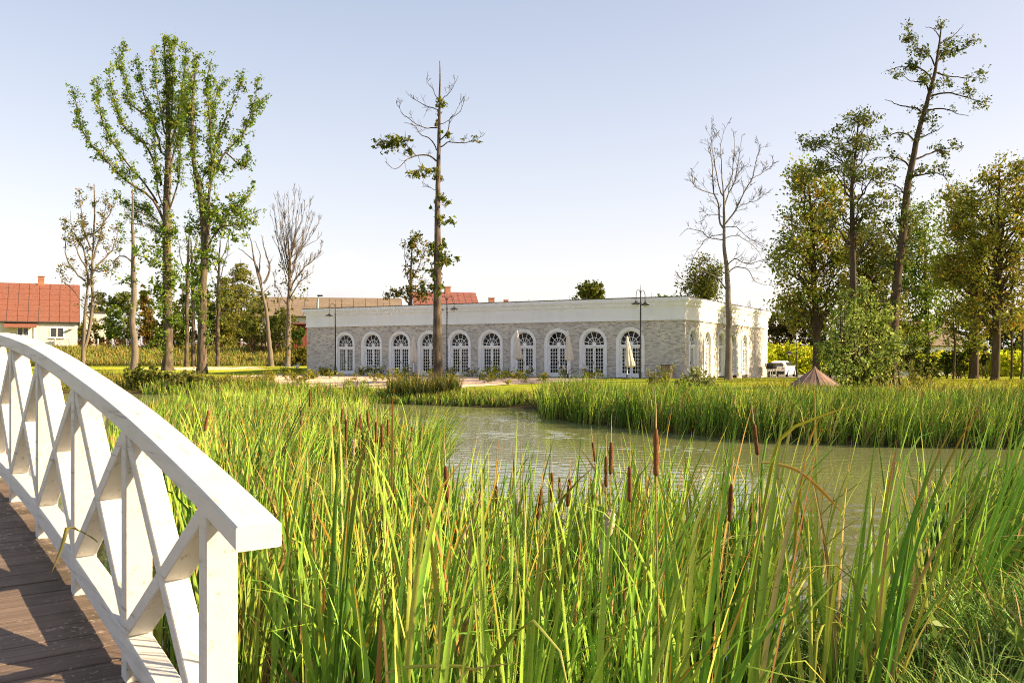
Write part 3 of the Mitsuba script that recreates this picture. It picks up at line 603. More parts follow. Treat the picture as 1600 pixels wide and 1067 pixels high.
# ------------------------------------------------------------------ foliage tools
def leaf_cloud(rng, pts, size, col, up=0.35, asp=0.62):
    n = len(pts); size = np.broadcast_to(size, (n,)) * np.clip(np.exp(rng.normal(-.06, .36, n)), .4, 1.9)
    nr = unit(rng.standard_normal((n, 3)) + [0, 0, up]); t = unit(np.cross(nr, rng.standard_normal((n, 3)))); b = np.cross(nr, t)
    s = size[:, None]; fold = rng.uniform(.05, .28, (n, 1))
    v = np.stack([pts - t * s * .5, pts + b * s * asp * .5 - t * s * .06 + nr * s * fold, pts + t * s * .5, pts - b * s * asp * .5 - t * s * .06 + nr * s * fold], 1).reshape(-1, 3)
    k = np.arange(n)[:, None] * 4
    return v, np.vstack([k + [0, 1, 2], k + [0, 2, 3]]), np.repeat(col, 4, 0)
class Wood:
    def __init__(s): s.parts = []
    def add(s, p, r, sides=5): s.parts.append(tube(p, r, sides, cap=False))
    def build(s): return cat_(s.parts)
def smooth_path(pts, n, rng=None, jit=0.0):
    pts = np.asarray(pts, float)
    l = np.concatenate([[0], np.cumsum(np.linalg.norm(np.diff(pts, axis=0), axis=1))])
    t = np.linspace(0, l[-1], n)
    out = np.column_stack([PchipInterpolator(l, pts[:, k])(t) for k in range(3)]) if len(pts) > 2 else np.column_stack([np.interp(t, l, pts[:, k]) for k in range(3)])
    if rng is not None and jit > 0:
        e = np.cumsum(rng.standard_normal((n, 3)) * jit, axis=0); e -= np.linspace(0, 1, n)[:, None] * e[-1]; e[0] = 0
        out = out + e
    return out
def twigs(rng, wood, path, r0, depth, dens, lens, ang=45, up=0.15, wander=0.22, start=0.15, tips=None, sides=3, ratio=0.55, taper=0.75, rmin=0.006, droop=0.0):
    """Side shoots on a path; every shoot may carry shoots of its own. Collects (point, direction, level) along the last levels."""
    n = len(path); L = np.linalg.norm(np.diff(path, axis=0), axis=1).sum()
    for t in np.sort(rng.uniform(start, 1.0, rng.poisson(max(L * dens, 0.01)))):
        k = min(int(t * (n - 1)), n - 2); fr = t * (n - 1) - k
        p = path[k] * (1 - fr) + path[k + 1] * fr; d = unit(path[k + 1] - path[k])
        side = unit(np.cross(d, rng.standard_normal(3))); a = math.radians(ang * rng.uniform(.6, 1.4))
        dd = unit(d * math.cos(a) + side * math.sin(a) + [0, 0, up])
        ln = lens * rng.uniform(.5, 1.3) * (1 - 0.45 * t); m = 5
        pts = [p]
        for _ in range(m - 1):
            dd = unit(dd + rng.standard_normal(3) * wander + np.array([0, 0, up * .35 - droop])); pts.append(pts[-1] + dd * ln / (m - 1))
        pts = np.array(pts); rr = max(r0 * (1 - taper * t) * .5, rmin)
        wood.add(pts, np.linspace(rr, max(rr * .35, rmin * .7), m), sides)
        if tips is not None: tips += [(q, dd, depth) for q in pts[1:]]
        if depth > 1: twigs(rng, wood, pts, rr, depth - 1, dens * 1.5, ln * ratio, ang, up, wander, .2, tips, 3, ratio, taper, rmin, droop)
GREEN = [(5, (0.1627, 0.2618, 0.0379)), (3, (0.2263, 0.3015, 0.0431)), (2, (0.099, 0.1746, 0.0345)), (1, (0.3395, 0.365, 0.0517))]
OLIVE = [(4, (0.2002, 0.247, 0.044)), (3, (0.3003, 0.3114, 0.0561)), (2, (0.1201, 0.1611, 0.04)), (1, (0.4805, 0.3651, 0.0601))]
DARK = [(4, (0.0595, 0.0859, 0.0238)), (3, (0.0926, 0.119, 0.0264)), (2, (0.1323, 0.1521, 0.033))]
PINE = [(4, (0.0858, 0.122, 0.0343)), (4, (0.1459, 0.1794, 0.0429)), (2, (0.2231, 0.2332, 0.0515))]
AUTUMN = [(3, (0.2567, 0.3137, 0.0438)), (3, (0.1661, 0.251, 0.0438)), (2, (0.4228, 0.4183, 0.0527)), (1, (0.4529, 0.2719, 0.0527)), (1, (0.2567, 0.1673, 0.0527))]
GOLD = [(4, (0.7086, 0.6865, 0.0438)), (4, (0.5315, 0.5979, 0.0438)), (2, (0.3544, 0.4429, 0.0438))]
SILVER = [(4, (0.3297, 0.404, 0.0869)), (3, (0.2133, 0.2885, 0.0553)), (2, (0.5043, 0.5579, 0.1896)), (1, (0.1163, 0.1731, 0.0317))]
RUST = [(4, (0.2721, 0.2653, 0.059)), (3, (0.204, 0.2274, 0.0506)), (2, (0.3536, 0.2653, 0.0673)), (2, (0.1632, 0.2463, 0.0506))]
tri_count = 0
def finish(key, wood, leaves, mat, leafmat='leaf'):
    if wood and wood.parts: obj('trunk', wood.build(), mat, key, smooth=True)
    if leaves:
        v = np.vstack([l[0] for l in leaves]); off = np.cumsum([0] + [len(l[0]) for l in leaves])
        f = np.vstack([l[1] + o for l, o in zip(leaves, off)]); c = np.vstack([l[2] for l in leaves])
        obj('crown', (v, f), leafmat, key, color=c)

def traced(name, text, cat, seed, Y, trunk, r, limbs, pal=GREEN, mat='bark', hug=None, tw=None, tipleaf=None, clumps=(), spread=.55, group=None, sides=10):
    """A tree whose trunk and main limbs follow the photograph; each limb leans towards or away from us by its own amount."""
    rng = np.random.default_rng(seed)
    key = thing(name, text, cat, group); wood, leaves, tips = Wood(), [], []
    base = W(*trunk[0], Y); g = gz(base[0], Y)
    pts = [W(u, v, Y) for u, v in trunk]; pts[0][2] = g - .3
    tp = smooth_path(pts, 40, rng, .015)
    rr = np.interp(np.linspace(0, 1, 40), np.linspace(0, 1, len(r)), r) / F * Y
    rr[0] *= 1.5; rr[1] *= 1.2
    wood.add(tp, rr, sides)
    paths = [(tp, rr[20], 0)]
    for lim in limbs:
        lp, lr = lim[0], lim[1] / F * Y
        s = rng.uniform(-1, 1) * spread
        ext_ = np.array([abs(u - lp[0][0]) for u, _ in lp]); vert = np.array([abs(v - lp[0][1]) for _, v in lp])
        dy = s * (ext_ * .8 + vert * .25) / F * Y
        if len(lim) > 2: dy = lim[2] * (ext_ + vert * .3) / F * Y
        d0 = tp[np.argmin(np.abs(tp[:, 2] - W(*lp[0], Y)[2]))][1] - Y if not len(lim) > 3 else 0
        p = [W(u, v, Y + d0 + a) for (u, v), a in zip(lp, dy)]
        p = smooth_path(p, 16, rng, .03 * Y / 70)
        wood.add(p, np.linspace(lr, max(lr * .22, .012), 16), 6)
        paths.append((p, lr, 1))
    if tw:
        for p, r0, lv in paths:
            if lv == 0 and not tw.get('trunk'): continue
            a = {k: v for k, v in tw.items() if k not in ('trunk', 'trunk_start')}
            if lv == 0: a['start'] = tw.get('trunk_start', .4)
            twigs(rng, wood, p, r0, tips=tips, **a)
    if hug:
        for p, r0, lv in paths:
            lo = hug.get('trunk_from', .3) if lv == 0 else hug.get('from', .2)
            n = len(p); L = np.linalg.norm(np.diff(p, axis=0), axis=1).sum() * (1 - lo)
            nc = int(L * hug['per_m'])
            if nc < 1: continue
            t = rng.uniform(lo, 1, nc) * (n - 1); k = np.minimum(t.astype(int), n - 2); fr = (t - k)[:, None]
            c = p[k] * (1 - fr) + p[k + 1] * fr
            c = c + rng.standard_normal((nc, 3)) * hug['off'] * (1.25 if lv == 0 else 1)
            q = np.repeat(c, hug['n'], 0); q = q + rng.standard_normal(q.shape) * hug['sig']
            cc = np.repeat(pick(rng, nc, pal, .12), hug['n'], 0) * (1 + .15 * rng.standard_normal((len(q), 1)))
            leaves.append(leaf_cloud(rng, q, hug['size'], np.clip(cc, .004, .8)))
    if tipleaf and tips:
        P_ = np.array([a[0] for a in tips]); keep = rng.random(len(P_)) < tipleaf.get('keep', 1); P_ = P_[keep]
        patch = meshkit.noise(P_ * tipleaf.get('patch', .5), seed) ; P_ = P_[patch > tipleaf.get('gap', 0)]
        q = np.repeat(P_, tipleaf['n'], 0); q = q + rng.standard_normal(q.shape) * tipleaf['sig']
        cc = np.repeat(pick(rng, len(P_), pal, .12), tipleaf['n'], 0) * (1 + .15 * rng.standard_normal((len(q), 1)))
        leaves.append(leaf_cloud(rng, q, tipleaf['size'], np.clip(cc, .004, .8)))
    for u, v, ru, rv, n, size in clumps:
        c = W(u, v, Y); s_ = np.array([ru, ru, rv]) / F * Y
        nc = max(3, n // 14); cc0 = c + rng.standard_normal((nc, 3)) * s_ * .55
        q = cc0[rng.integers(0, nc, n)] + rng.standard_normal((n, 3)) * s_ * .22
        leaves.append(leaf_cloud(rng, q, size, pick(rng, n, pal)))
        allp = np.vstack([pp[0] for pp in paths])
        for e in cc0[:10]:
            a = allp[np.argmin(np.linalg.norm((allp - e) * [1, 1, .7], axis=1))]
            wood.add(smooth_path([a, (a + e) / 2 + [0, 0, -.1], e], 5, rng, .03), np.linspace(.022, .008, 5), 3)
    finish(key, wood, leaves, mat)
    return key

def crowned(name, text, cat, seed, u, v, Y, trunk, r, env, pal, size, per, sig, mat='dark_bark', slope=.8, group=None, flat=1.0, up=.35, spread=1.0, trunk_depth=0.0):
    """A tree whose crown is filled with leaf clusters, each at the end of its own bent branch. env: (u, v, ru, rv, clusters)."""
    rng = np.random.default_rng(seed)
    key = thing(name, text, cat, group); wood, leaves = Wood(), []
    pts = [W(a, b, Y) for a, b in trunk]; pts[0][2] = gz(pts[0][0], Y) - .3
    tp = smooth_path(pts, 30, rng, .02); rr = np.interp(np.linspace(0, 1, 30), np.linspace(0, 1, len(r)), r) / F * Y; rr[0] *= 1.4
    wood.add(tp, rr, 9)
    for eu, ev, ru, rv, nc in env:
        c = W(eu, ev, Y); s = np.array([ru, ru * spread, rv]) / F * Y
        d = unit(rng.standard_normal((nc * 4, 3))) * (rng.random((nc * 4, 1)) ** .45); e = c + d * s
        e = e[meshkit.noise(e * (3.0 / max(s[0], 1)) + seed, seed) > .43][:nc]; e = e[e[:, 2] > tp[0, 2] + .35]
        nl = max(5, len(e) // 6); LP = []
        for ie, q in enumerate(e):
            if ie >= nl:                                   # small branch from the nearest limb
                A = np.vstack(LP); a = A[np.argmin(np.linalg.norm((A - q) * [1, 1, .8], axis=1) + .5 * np.maximum(A[:, 2] - q[2], 0))]
                wood.add(smooth_path([a, (a + q) / 2 + rng.normal(0, .12, 3) + [0, 0, .08], q], 5, rng, .05), np.linspace(.028, .010, 5), 3)
                continue
            hz = np.hypot(*(q - c)[:2]); want = q[2] - slope * hz - .1 * (q[2] - tp[0, 2])
            k = int(np.argmin(np.abs(tp[:, 2] - max(want, tp[0, 2] + .25 * (tp[-1, 2] - tp[0, 2]))))); a = tp[k]
            mid = a * .45 + q * .55 + np.array([0, 0, .10 * np.linalg.norm(q - a)]) * (1 if slope > .3 else -.3)
            m = 9; p = smooth_path([a, a * .75 + q * .25 + rng.normal(0, .1, 3), mid + rng.normal(0, .14, 3), q], m, rng, .08)
            wood.add(p, np.linspace(max(rr[k] * .42, .03), .012, m), 5); LP.append(p[1:])
        n = np.maximum(3, rng.poisson(per, len(e))); q = np.repeat(e, n, 0); q = q + rng.standard_normal(q.shape) * sig * np.array([1, 1, flat])
        cc = np.repeat(pick(rng, len(e), pal, .10), n, 0); alt = pick(rng, len(q), pal, .15)
        leaves.append(leaf_cloud(rng, q, size, np.clip(.6 * cc + .4 * alt, .004, .8), up))
    finish(key, wood, leaves, mat)
    return key

def bush(name, text, cat, seed, env, Y, pal, size, n, group=None, leafmat='leaf', depth=.8, stems=True, shell=.5, base=None):
    """env: list of (u, v, ru, rv) lumps in photo pixels at distance Y."""
    rng = np.random.default_rng(seed); key = thing(name, text, cat, group); wood = Wood(); leaves = []
    w = np.array([a[2] * a[3] for a in env], float); w /= w.sum()
    for (u, v, ru, rv), ww in zip(env, w):
        c = W(u, v, Y + rng.uniform(-.3, .3) * ru / F * Y); s = np.array([ru, ru * depth, rv]) / F * Y
        g = gz(c[0], c[1]); m = int(n * ww)
        nc = max(6, m // 22); e = c + unit(rng.standard_normal((nc, 3))) * (rng.random((nc, 1)) ** shell) * s
        q = e[rng.integers(0, nc, m)] + rng.standard_normal((m, 3)) * s.mean() * .13
        q = q[q[:, 2] > ground_z(q[:, 0], q[:, 1]) + .05]
        leaves.append(leaf_cloud(rng, q, size, pick(rng, len(q), pal, .2)))
        if stems:
            for x in e[:max(4, nc // 5)]:
                a = np.array([c[0] + rng.normal() * .15 * s[0], c[1] + rng.normal() * .15 * s[1], g - .1])
                wood.add(smooth_path([a, a * .5 + x * .5 + [0, 0, .1 * s[2]], x], 6, rng, .04), np.linspace(.035 + .008 * s[2], .01, 6), 4)
    finish(key, wood, leaves, 'dark_bark', leafmat)
    return key

def conifer(name, text, cat, seed, u, Y, vtop, vbot, ru, pal, whorls, trunk_r=.12, droop=.25, group=None, bare=.15, mat='dark_bark', size=.34):
    rng = np.random.default_rng(seed); key = thing(name, text, cat, group); wood = Wood(); leaves = []
    b = W(u, vbot, Y); g = gz(b[0], Y); top = W(u, vtop, Y); R = ru / F * Y; b[2] = g - .2; H = top[2] - g
    tp = smooth_path([b, (b + top) / 2 + [.1, 0, 0], top], 16, rng, .02); wood.add(tp, np.linspace(trunk_r, .02, 16), 8)
    for i in range(whorls):
        t = bare + (1 - bare) * (i + rng.uniform(-.3, .3)) / whorls; t = min(max(t, .02), .985)
        z = g + H * t; a0 = rng.uniform(0, 6.28)
        for j in range(rng.integers(4, 7)):
            a = a0 + j * 1.15 + rng.normal() * .2; Lb = R * (1 - t) ** .42 * rng.uniform(.4, 1.2) + .12
            d = np.array([math.cos(a), math.sin(a), 0]); p0 = np.array([top[0], top[1], z])
            s = np.linspace(0, 1, 6)[:, None]
            p = p0 + d * Lb * s + np.array([0, 0, 1]) * (-droop * Lb * s ** 1.6 + .12 * Lb * s ** 3)
            wood.add(p, np.linspace(.03, .008, 6), 3)
            m = int(10 + 26 * Lb); tt = rng.uniform(.12, 1, m)
            q = p0 + d * Lb * tt[:, None] + np.array([0, 0, 1]) * (-droop * Lb * tt[:, None] ** 1.6) + rng.standard_normal((m, 3)) * [.16 * Lb ** .5, .16 * Lb ** .5, .07]
            q[:, 2] -= np.abs(rng.standard_normal(m)) * .16
            leaves.append(leaf_cloud(rng, q, size, pick(rng, m, pal, .2), .2, .38))
    finish(key, wood, leaves, mat)
    return key
# ------------------------------------------------------------------ trees, left group
SHOOT = dict(per_m=8.5, off=.25, n=13, sig=.16, size=.205, trunk_from=.16)
traced('tall_tree', 'tallest leafy tree of the left group, its broad crown of upright leaf-clad limbs', 'tree', 11, 88,
       [(262, 580), (262, 500), (262, 430), (261, 340), (263, 250), (262, 165), (259, 100), (256, 57)], (7.5, 7, 6.5, 6, 5, 3.5, 2, .8),
       [([(255, 344), (232, 305), (199, 285), (162, 245), (132, 209), (119, 166), (113, 136)], 2.30), ([(246, 318), (228, 290), (205, 262), (180, 225), (160, 185), (151, 122)], 1.87),
        ([(252, 290), (232, 232), (199, 202), (179, 159), (170, 106)], 2.02), ([(250, 220), (232, 185), (199, 155), (195, 122), (185, 100), (197, 70)], 1.73),
        ([(252, 240), (240, 190), (225, 149), (212, 96)], 1.58), ([(258, 210), (246, 140), (238, 75)], 1.44), ([(262, 230), (272, 150), (262, 62)], 1.73), ([(264, 240), (281, 165), (291, 70)], 1.87),
        ([(266, 260), (290, 170), (308, 88)], 1.73), ([(263, 200), (268, 120), (275, 62)], 1.44), ([(258, 330), (246, 300), (243, 240), (232, 180)], 1.44), ([(264, 330), (280, 280), (284, 210), (296, 130)], 1.44),
        ([(258, 360), (225, 330), (195, 318), (178, 300)], 1.44), ([(260, 380), (230, 350), (200, 330)], 1.01)],
       GREEN, 'bark', SHOOT, dict(depth=2, dens=.9, lens=1.5, ang=32, up=.4, trunk=True, trunk_start=.4, rmin=.010), dict(n=4, sig=.15, size=.22, keep=.65), spread=.6,
       clumps=[(252, 470, 15, 22, 330, .32), (272, 430, 14, 20, 300, .32), (250, 400, 16, 20, 300, .32), (270, 505, 11, 14, 170, .3), (250, 530, 16, 20, 260, .3), (265, 360, 16, 18, 240, .32), (245, 455, 10, 16, 140, .3)])
traced('tall_tree', 'second tall leafy tree of the left group, forked trunk right of the tallest one', 'tree', 12, 80,
       [(315, 585), (316, 520), (317, 450), (320, 400), (316, 335), (311, 290), (303, 252), (300, 190), (306, 110)], (7.5, 7, 6.5, 5.8, 4.6, 3.6, 3, 2.2, 1),
       [([(320, 398), (326, 340), (327, 300), (331, 248), (328, 185), (322, 139), (331, 92)], 2.88), ([(326, 308), (351, 238), (374, 215), (394, 172), (404, 123)], 2.02),
        ([(330, 256), (348, 199), (368, 159), (377, 119)], 1.73), ([(328, 205), (334, 159), (351, 126)], 1.44), ([(320, 398), (344, 353), (366, 330), (388, 335), (407, 328)], 2.02),
        ([(366, 330), (384, 310), (398, 296)], 1.3, .2, 1), ([(345, 352), (372, 352), (396, 345)], 1.4, .3, 1), ([(304, 262), (296, 200), (290, 140)], 1.58), ([(390, 180), (404, 170), (414, 152), (419, 156)], .9, .2, 1), ([(312, 300), (335, 262), (347, 262), (352, 278)], 1.01), ([(352, 238), (384, 262), (387, 240)], 1.4, .2, 1)],
       GREEN, 'bark', {**SHOOT, 'trunk_from': .16}, dict(depth=2, dens=.9, lens=1.5, ang=36, up=.35, trunk=True, trunk_start=.4, rmin=.010), dict(n=4, sig=.15, size=.22, keep=.65), spread=.6,
       clumps=[(305, 430, 13, 20, 200, .3), (330, 400, 15, 20, 220, .3), (340, 340, 24, 20, 380, .3), (310, 480, 9, 22, 150, .3), (322, 520, 8, 20, 110, .28), (360, 325, 22, 14, 240, .3), (300, 360, 12, 20, 160, .3), (365, 375, 15, 10, 120, .28)])
SPARSE = [(3, (.20, .22, .05)), (3, (.26, .22, .07)), (2, (.15, .15, .05)), (1, (.36, .22, .08))]
traced('slender_tree', 'slender twin-stemmed tree with thin small leaves beside the orange-roofed house', 'tree', 13, 92,
       [(129, 553), (132, 480), (136, 438), (130, 390), (120, 372), (108, 356)], (3.4, 2.7, 2.1, 1.6, 1.2, .6),
       [([(130, 548), (144, 465), (142, 420), (145, 360), (147, 288)], 3.2, .1), ([(143, 430), (153, 414), (174, 390), (186, 352)], 1.8), ([(143, 410), (158, 360), (166, 310)], 1.6), ([(144, 390), (128, 340), (124, 300)], 1.5),
        ([(134, 440), (112, 415), (104, 390), (102, 345)], 1.5), ([(143, 420), (168, 425), (182, 412)], 1.2), ([(130, 470), (112, 452), (100, 440), (98, 425)], 1.0), ([(145, 370), (176, 330), (184, 308)], 1.3), ([(135, 420), (118, 380), (110, 330)], 1.3)],
       SPARSE, 'pale_bark', None, dict(depth=2, dens=1.5, lens=1.3, ang=42, up=.15, trunk=True, trunk_start=.4, rmin=.008), dict(n=3, sig=.16, size=.19, keep=.9, patch=.6, gap=.2),
       clumps=[(131, 350, 8, 5, 110, .2), (128, 375, 6, 3, 50, .2)])
traced('slender_tree', 'thin tree with a knotty pale trunk and bare side twigs left of the tallest tree', 'tree', 14, 84,
       [(208, 573), (211, 540), (207, 500), (209, 465), (208, 390), (207, 340), (207, 296)], (6, 5, 4.4, 4, 2.8, 2, .8),
       [([(208, 330), (225, 335), (240, 350), (252, 356)], 1), ([(208, 350), (228, 352), (246, 372)], 1), ([(208, 370), (222, 372), (240, 392)], .9), ([(207, 410), (190, 400), (178, 412), (172, 440)], 1.3), ([(208, 430), (190, 440), (175, 446)], 1.0), ([(208, 400), (226, 405), (238, 420)], 1.0), ([(207, 345), (195, 330), (190, 315)], 1.0)],
       GREEN, 'pale_bark', None, dict(depth=2, dens=1.0, lens=1.2, ang=55, up=.0, trunk=True, trunk_start=.45), dict(n=5, sig=.16, size=.24, keep=.35, patch=.5, gap=.45), clumps=[(190, 370, 9, 25, 110, .24), (225, 395, 9, 16, 110, .24), (205, 440, 7, 12, 70, .24), (208, 480, 6, 8, 60, .24)])
for i, (u, v, Y, vt, lean, tx) in enumerate([(291, 572, 97, 350, 6, 'thin bare-topped trunk between the two tall leafy trees, the left one of a pair'), (302, 573, 98, 372, -4, 'thin pole-like trunk between the two tall leafy trees, the right one of a pair'), (340, 571, 99, 375, 4, 'slim straight pale trunk right of the two tall leafy trees')]):
    traced('young_tree', tx, 'tree', 20 + i, Y, [(u, v), (u + lean * .3, v - 80), (u + lean, vt)], (3.4, 2.6, .8),
           [([(u + 2, 450), (u + 12, 410), (u + 18, 372)], 1.0), ([(u + 2, 430), (u - 10, 395), (u - 14, 350)], 1.0), ([(u + 2, 470), (u - 9, 440), (u - 13, 420)], .8), ([(u + 3, 410), (u + 14, 380), (u + 22, 330)], .9)],
           GREEN, 'bark', None, dict(depth=2, dens=.8, lens=1.2, ang=40, up=.2, trunk=True, trunk_start=.5), dict(n=5, sig=.2, size=.24, keep=.30 + .25 * (i == 2), patch=.4, gap=.4), clumps=[(u + 4, 455, 7, 30, 90, .26), (u + 3, 500, 6, 24, 60, .24)])
traced('forked_tree', 'leafless forked tree with crooked limbs left of the fan-shaped bare tree', 'tree', 24, 99,
       [(424, 567), (420, 530), (416, 490), (409, 450), (403, 425), (398, 405), (394, 380), (386, 362)], (4.2, 3.6, 3.0, 2.5, 1.9, 1.5, 1.1, .5),
       [([(408, 447), (398, 411), (385, 398), (372, 388)], 1.6), ([(412, 443), (421, 420), (414, 400), (411, 385), (409, 368)], 2.0), ([(412, 470), (418, 452), (423, 445)], 1.3), ([(404, 428), (408, 400), (398, 376)], 1.4), ([(420, 420), (424, 404)], 1.0)],
       OLIVE, 'pale_bark', None, dict(depth=2, dens=.8, lens=1.0, ang=45, up=.2), None, clumps=[(407, 470, 8, 8, 50, .22)])
limbs = []
for i, (ue, ve) in enumerate([(426, 345), (428, 325), (434, 314), (442, 306), (450, 302), (459, 301), (468, 305), (477, 310), (485, 318), (492, 330), (498, 345), (503, 366), (504, 382), (440, 320), (470, 318), (484, 340)]):
    u0 = 452 + (i % 5 - 2) * .5; v0 = 450 - 14 * (i % 4)
    limbs.append(([(u0, v0), (u0 + (ue - u0) * .35, v0 + (ve - v0) * .38), (u0 + (ue - u0) * .75, v0 + (ve - v0) * .68), (ue, ve)], 1.0))
traced('fan_tree', 'bare tree with a fan of fine upright twigs left of the hall', 'tree', 25, 97,
       [(449, 569), (450, 520), (451, 479), (452, 440), (453, 400)], (4.8, 4, 3.4, 2.6, 1.4),
       limbs + [([(452, 440), (440, 400), (426, 372)], 1.2), ([(453, 470), (468, 440), (490, 425)], 1.3), ([(452, 480), (436, 452), (428, 430)], 1.2), ([(453, 460), (475, 420), (498, 400)], 1.2)],
       [(3, (.20, .19, .03)), (3, (.13, .14, .03)), (1, (.28, .18, .03))], 'pale_bark', None, dict(depth=3, dens=2.2, lens=1.6, ang=24, up=.35, wander=.13, rmin=.012), None,
       clumps=[(440, 450, 14, 18, 110, .22), (470, 455, 14, 16, 110, .22), (452, 500, 7, 20, 110, .22), (452, 535, 8, 18, 150, .24), (430, 420, 8, 16, 50, .2), (480, 430, 10, 14, 50, .2), (449, 558, 7, 6, 60, .22)])
# ------------------------------------------------------------------ lone tree in front of the hall
traced('lone_tree', 'lone very tall trunk in front of the hall, bare broken top and leafy tufts', 'tree', 31, 62,
       [(685, 600), (684, 540), (684.5, 440), (684.5, 380), (684, 300), (685, 235), (685.5, 190), (686.5, 150), (687, 96)], (7.4, 7.0, 6.3, 5.7, 4.7, 3.7, 2.8, 1.8, .6),
       [([(682, 252), (661, 241), (640, 248), (616, 263), (603, 252)], 1.37), ([(650, 244), (638, 228), (622, 220), (592, 222)], 0.86, .1), ([(682, 271), (657, 267), (633, 277)], 0.94), ([(682, 235), (669, 219), (654, 211), (650, 200), (631, 192)], 1.08),
        ([(683, 200), (657, 196), (640, 185), (620, 163)], 0.94), ([(684, 172), (665, 166), (650, 159), (634, 142)], 0.79), ([(685, 155), (676, 140), (667, 125), (668, 112)], 0.65), ([(689, 230), (702, 222), (729, 224), (758, 208)], 1.08),
        ([(688, 219), (700, 204), (702, 189), (721, 175), (727, 147)], 1.08), ([(687, 159), (699, 151), (710, 136), (716, 118)], 0.72), ([(686, 195), (706, 182), (718, 160)], 0.65), ([(684, 300), (672, 296), (662, 290)], 0.50)],
       [(4, (.15, .19, .035)), (3, (.20, .22, .04)), (2, (.09, .12, .03)), (1, (.28, .23, .04))], 'bark', None, dict(depth=3, dens=2.2, lens=1.0, ang=42, up=.2, wander=.26, rmin=.0125), None, sides=14,
       clumps=[(618, 222, 20, 9, 300, .24), (604, 230, 9, 6, 90, .22), (638, 240, 8, 8, 70, .22), (655, 272, 18, 6, 180, .22), (683, 270, 9, 9, 150, .22), (690, 162, 8, 10, 120, .2), (697, 208, 8, 6, 80, .2), (684, 195, 6, 6, 50, .2), (738, 220, 14, 3, 60, .2), (690, 310, 9, 9, 110, .22), (692, 345, 11, 8, 130, .22), (678, 315, 6, 8, 60, .2),
               (697, 408, 12, 10, 190, .24), (676, 390, 8, 14, 130, .24), (692, 385, 7, 10, 100, .22), (670, 450, 14, 8, 160, .24), (688, 450, 9, 9, 110, .22), (684, 425, 7, 10, 90, .22), (677, 420, 9, 8, 90, .22)])
traced('roadside_tree', 'small leafy tree with sparse drooping foliage behind the hall roof, left of the lone trunk', 'tree', 32, 92,
       [(640, 560), (641, 480), (642, 430), (646, 370)], (3, 2.6, 2, .6), [([(641, 480), (625, 462), (608, 462)], 1.2), ([(642, 440), (655, 415), (664, 385)], 1.2), ([(642, 450), (632, 420), (634, 380)], 1.0), ([(641, 470), (655, 455), (668, 440)], 1.0)],
       [(4, (.15, .15, .03)), (3, (.10, .12, .03)), (2, (.26, .19, .03))], 'bark', None, dict(depth=2, dens=1.2, lens=1.2, ang=45, up=.1, trunk=True, trunk_start=.5), dict(n=4, sig=.2, size=.26, keep=.8, patch=.6, gap=.3), clumps=[(645, 385, 14, 16, 200, .26), (640, 425, 16, 14, 180, .26), (620, 458, 12, 7, 120, .26), (645, 455, 12, 10, 120, .26), (660, 405, 8, 20, 140, .26)])
# ------------------------------------------------------------------ bare tree at the hall corner
traced('bare_tree', 'tall leafless tree with drooping lower branches in front of the sunny end of the hall', 'tree', 33, 60,
       [(1138, 592), (1137, 530), (1136, 462), (1135, 421), (1131, 386), (1131, 353), (1131, 320), (1130, 299)], (6.2, 5.3, 4.8, 4.3, 3.6, 2.6, 1.9, 1.2),
       [([(1131, 358), (1124, 342), (1123, 320), (1113, 299), (1111, 258), (1105, 217)], 1.44), ([(1130, 307), (1121, 285), (1116, 258), (1112, 239), (1111, 207)], 1.08), ([(1130, 305), (1127, 271), (1126, 236), (1132, 204)], 1.01),
        ([(1132, 322), (1141, 299), (1151, 274), (1155, 242), (1160, 210)], 1.08), ([(1131, 302), (1146, 263), (1147, 233), (1146, 208)], 1.01), ([(1133, 350), (1149, 326), (1160, 301), (1173, 280), (1179, 255), (1188, 228)], 1.37),
        ([(1173, 280), (1192, 271), (1211, 259)], 0.65, .2, 1), ([(1122, 304), (1102, 299), (1088, 292), (1082, 264)], 0.79), ([(1157, 320), (1176, 314), (1193, 308)], 0.65, .3, 1), ([(1130, 366), (1113, 369), (1097, 383), (1083, 404)], 0.79),
        ([(1130, 375), (1108, 372), (1092, 361), (1075, 358), (1062, 369)], 0.86), ([(1134, 452), (1119, 435), (1094, 425), (1069, 437), (1055, 423)], 1.15), ([(1136, 416), (1151, 407), (1168, 413), (1189, 407), (1207, 405)], 0.94),
        ([(1137, 429), (1154, 417), (1170, 421), (1181, 440), (1199, 445)], 1.01), ([(1132, 356), (1146, 353), (1162, 367), (1186, 381)], 0.72), ([(1133, 372), (1149, 369), (1168, 378), (1188, 398)], 0.65), ([(1137, 515), (1152, 520), (1163, 500), (1172, 490)], 0.58), ([(1137, 530), (1130, 505), (1120, 498)], 0.43), ([(1130, 340), (1112, 335), (1096, 345)], 0.58)],
       OLIVE, 'pale_bark', None, dict(depth=3, dens=2.5, lens=1.3, ang=34, up=.14, wander=.2, rmin=.012), None, spread=.75, sides=12)
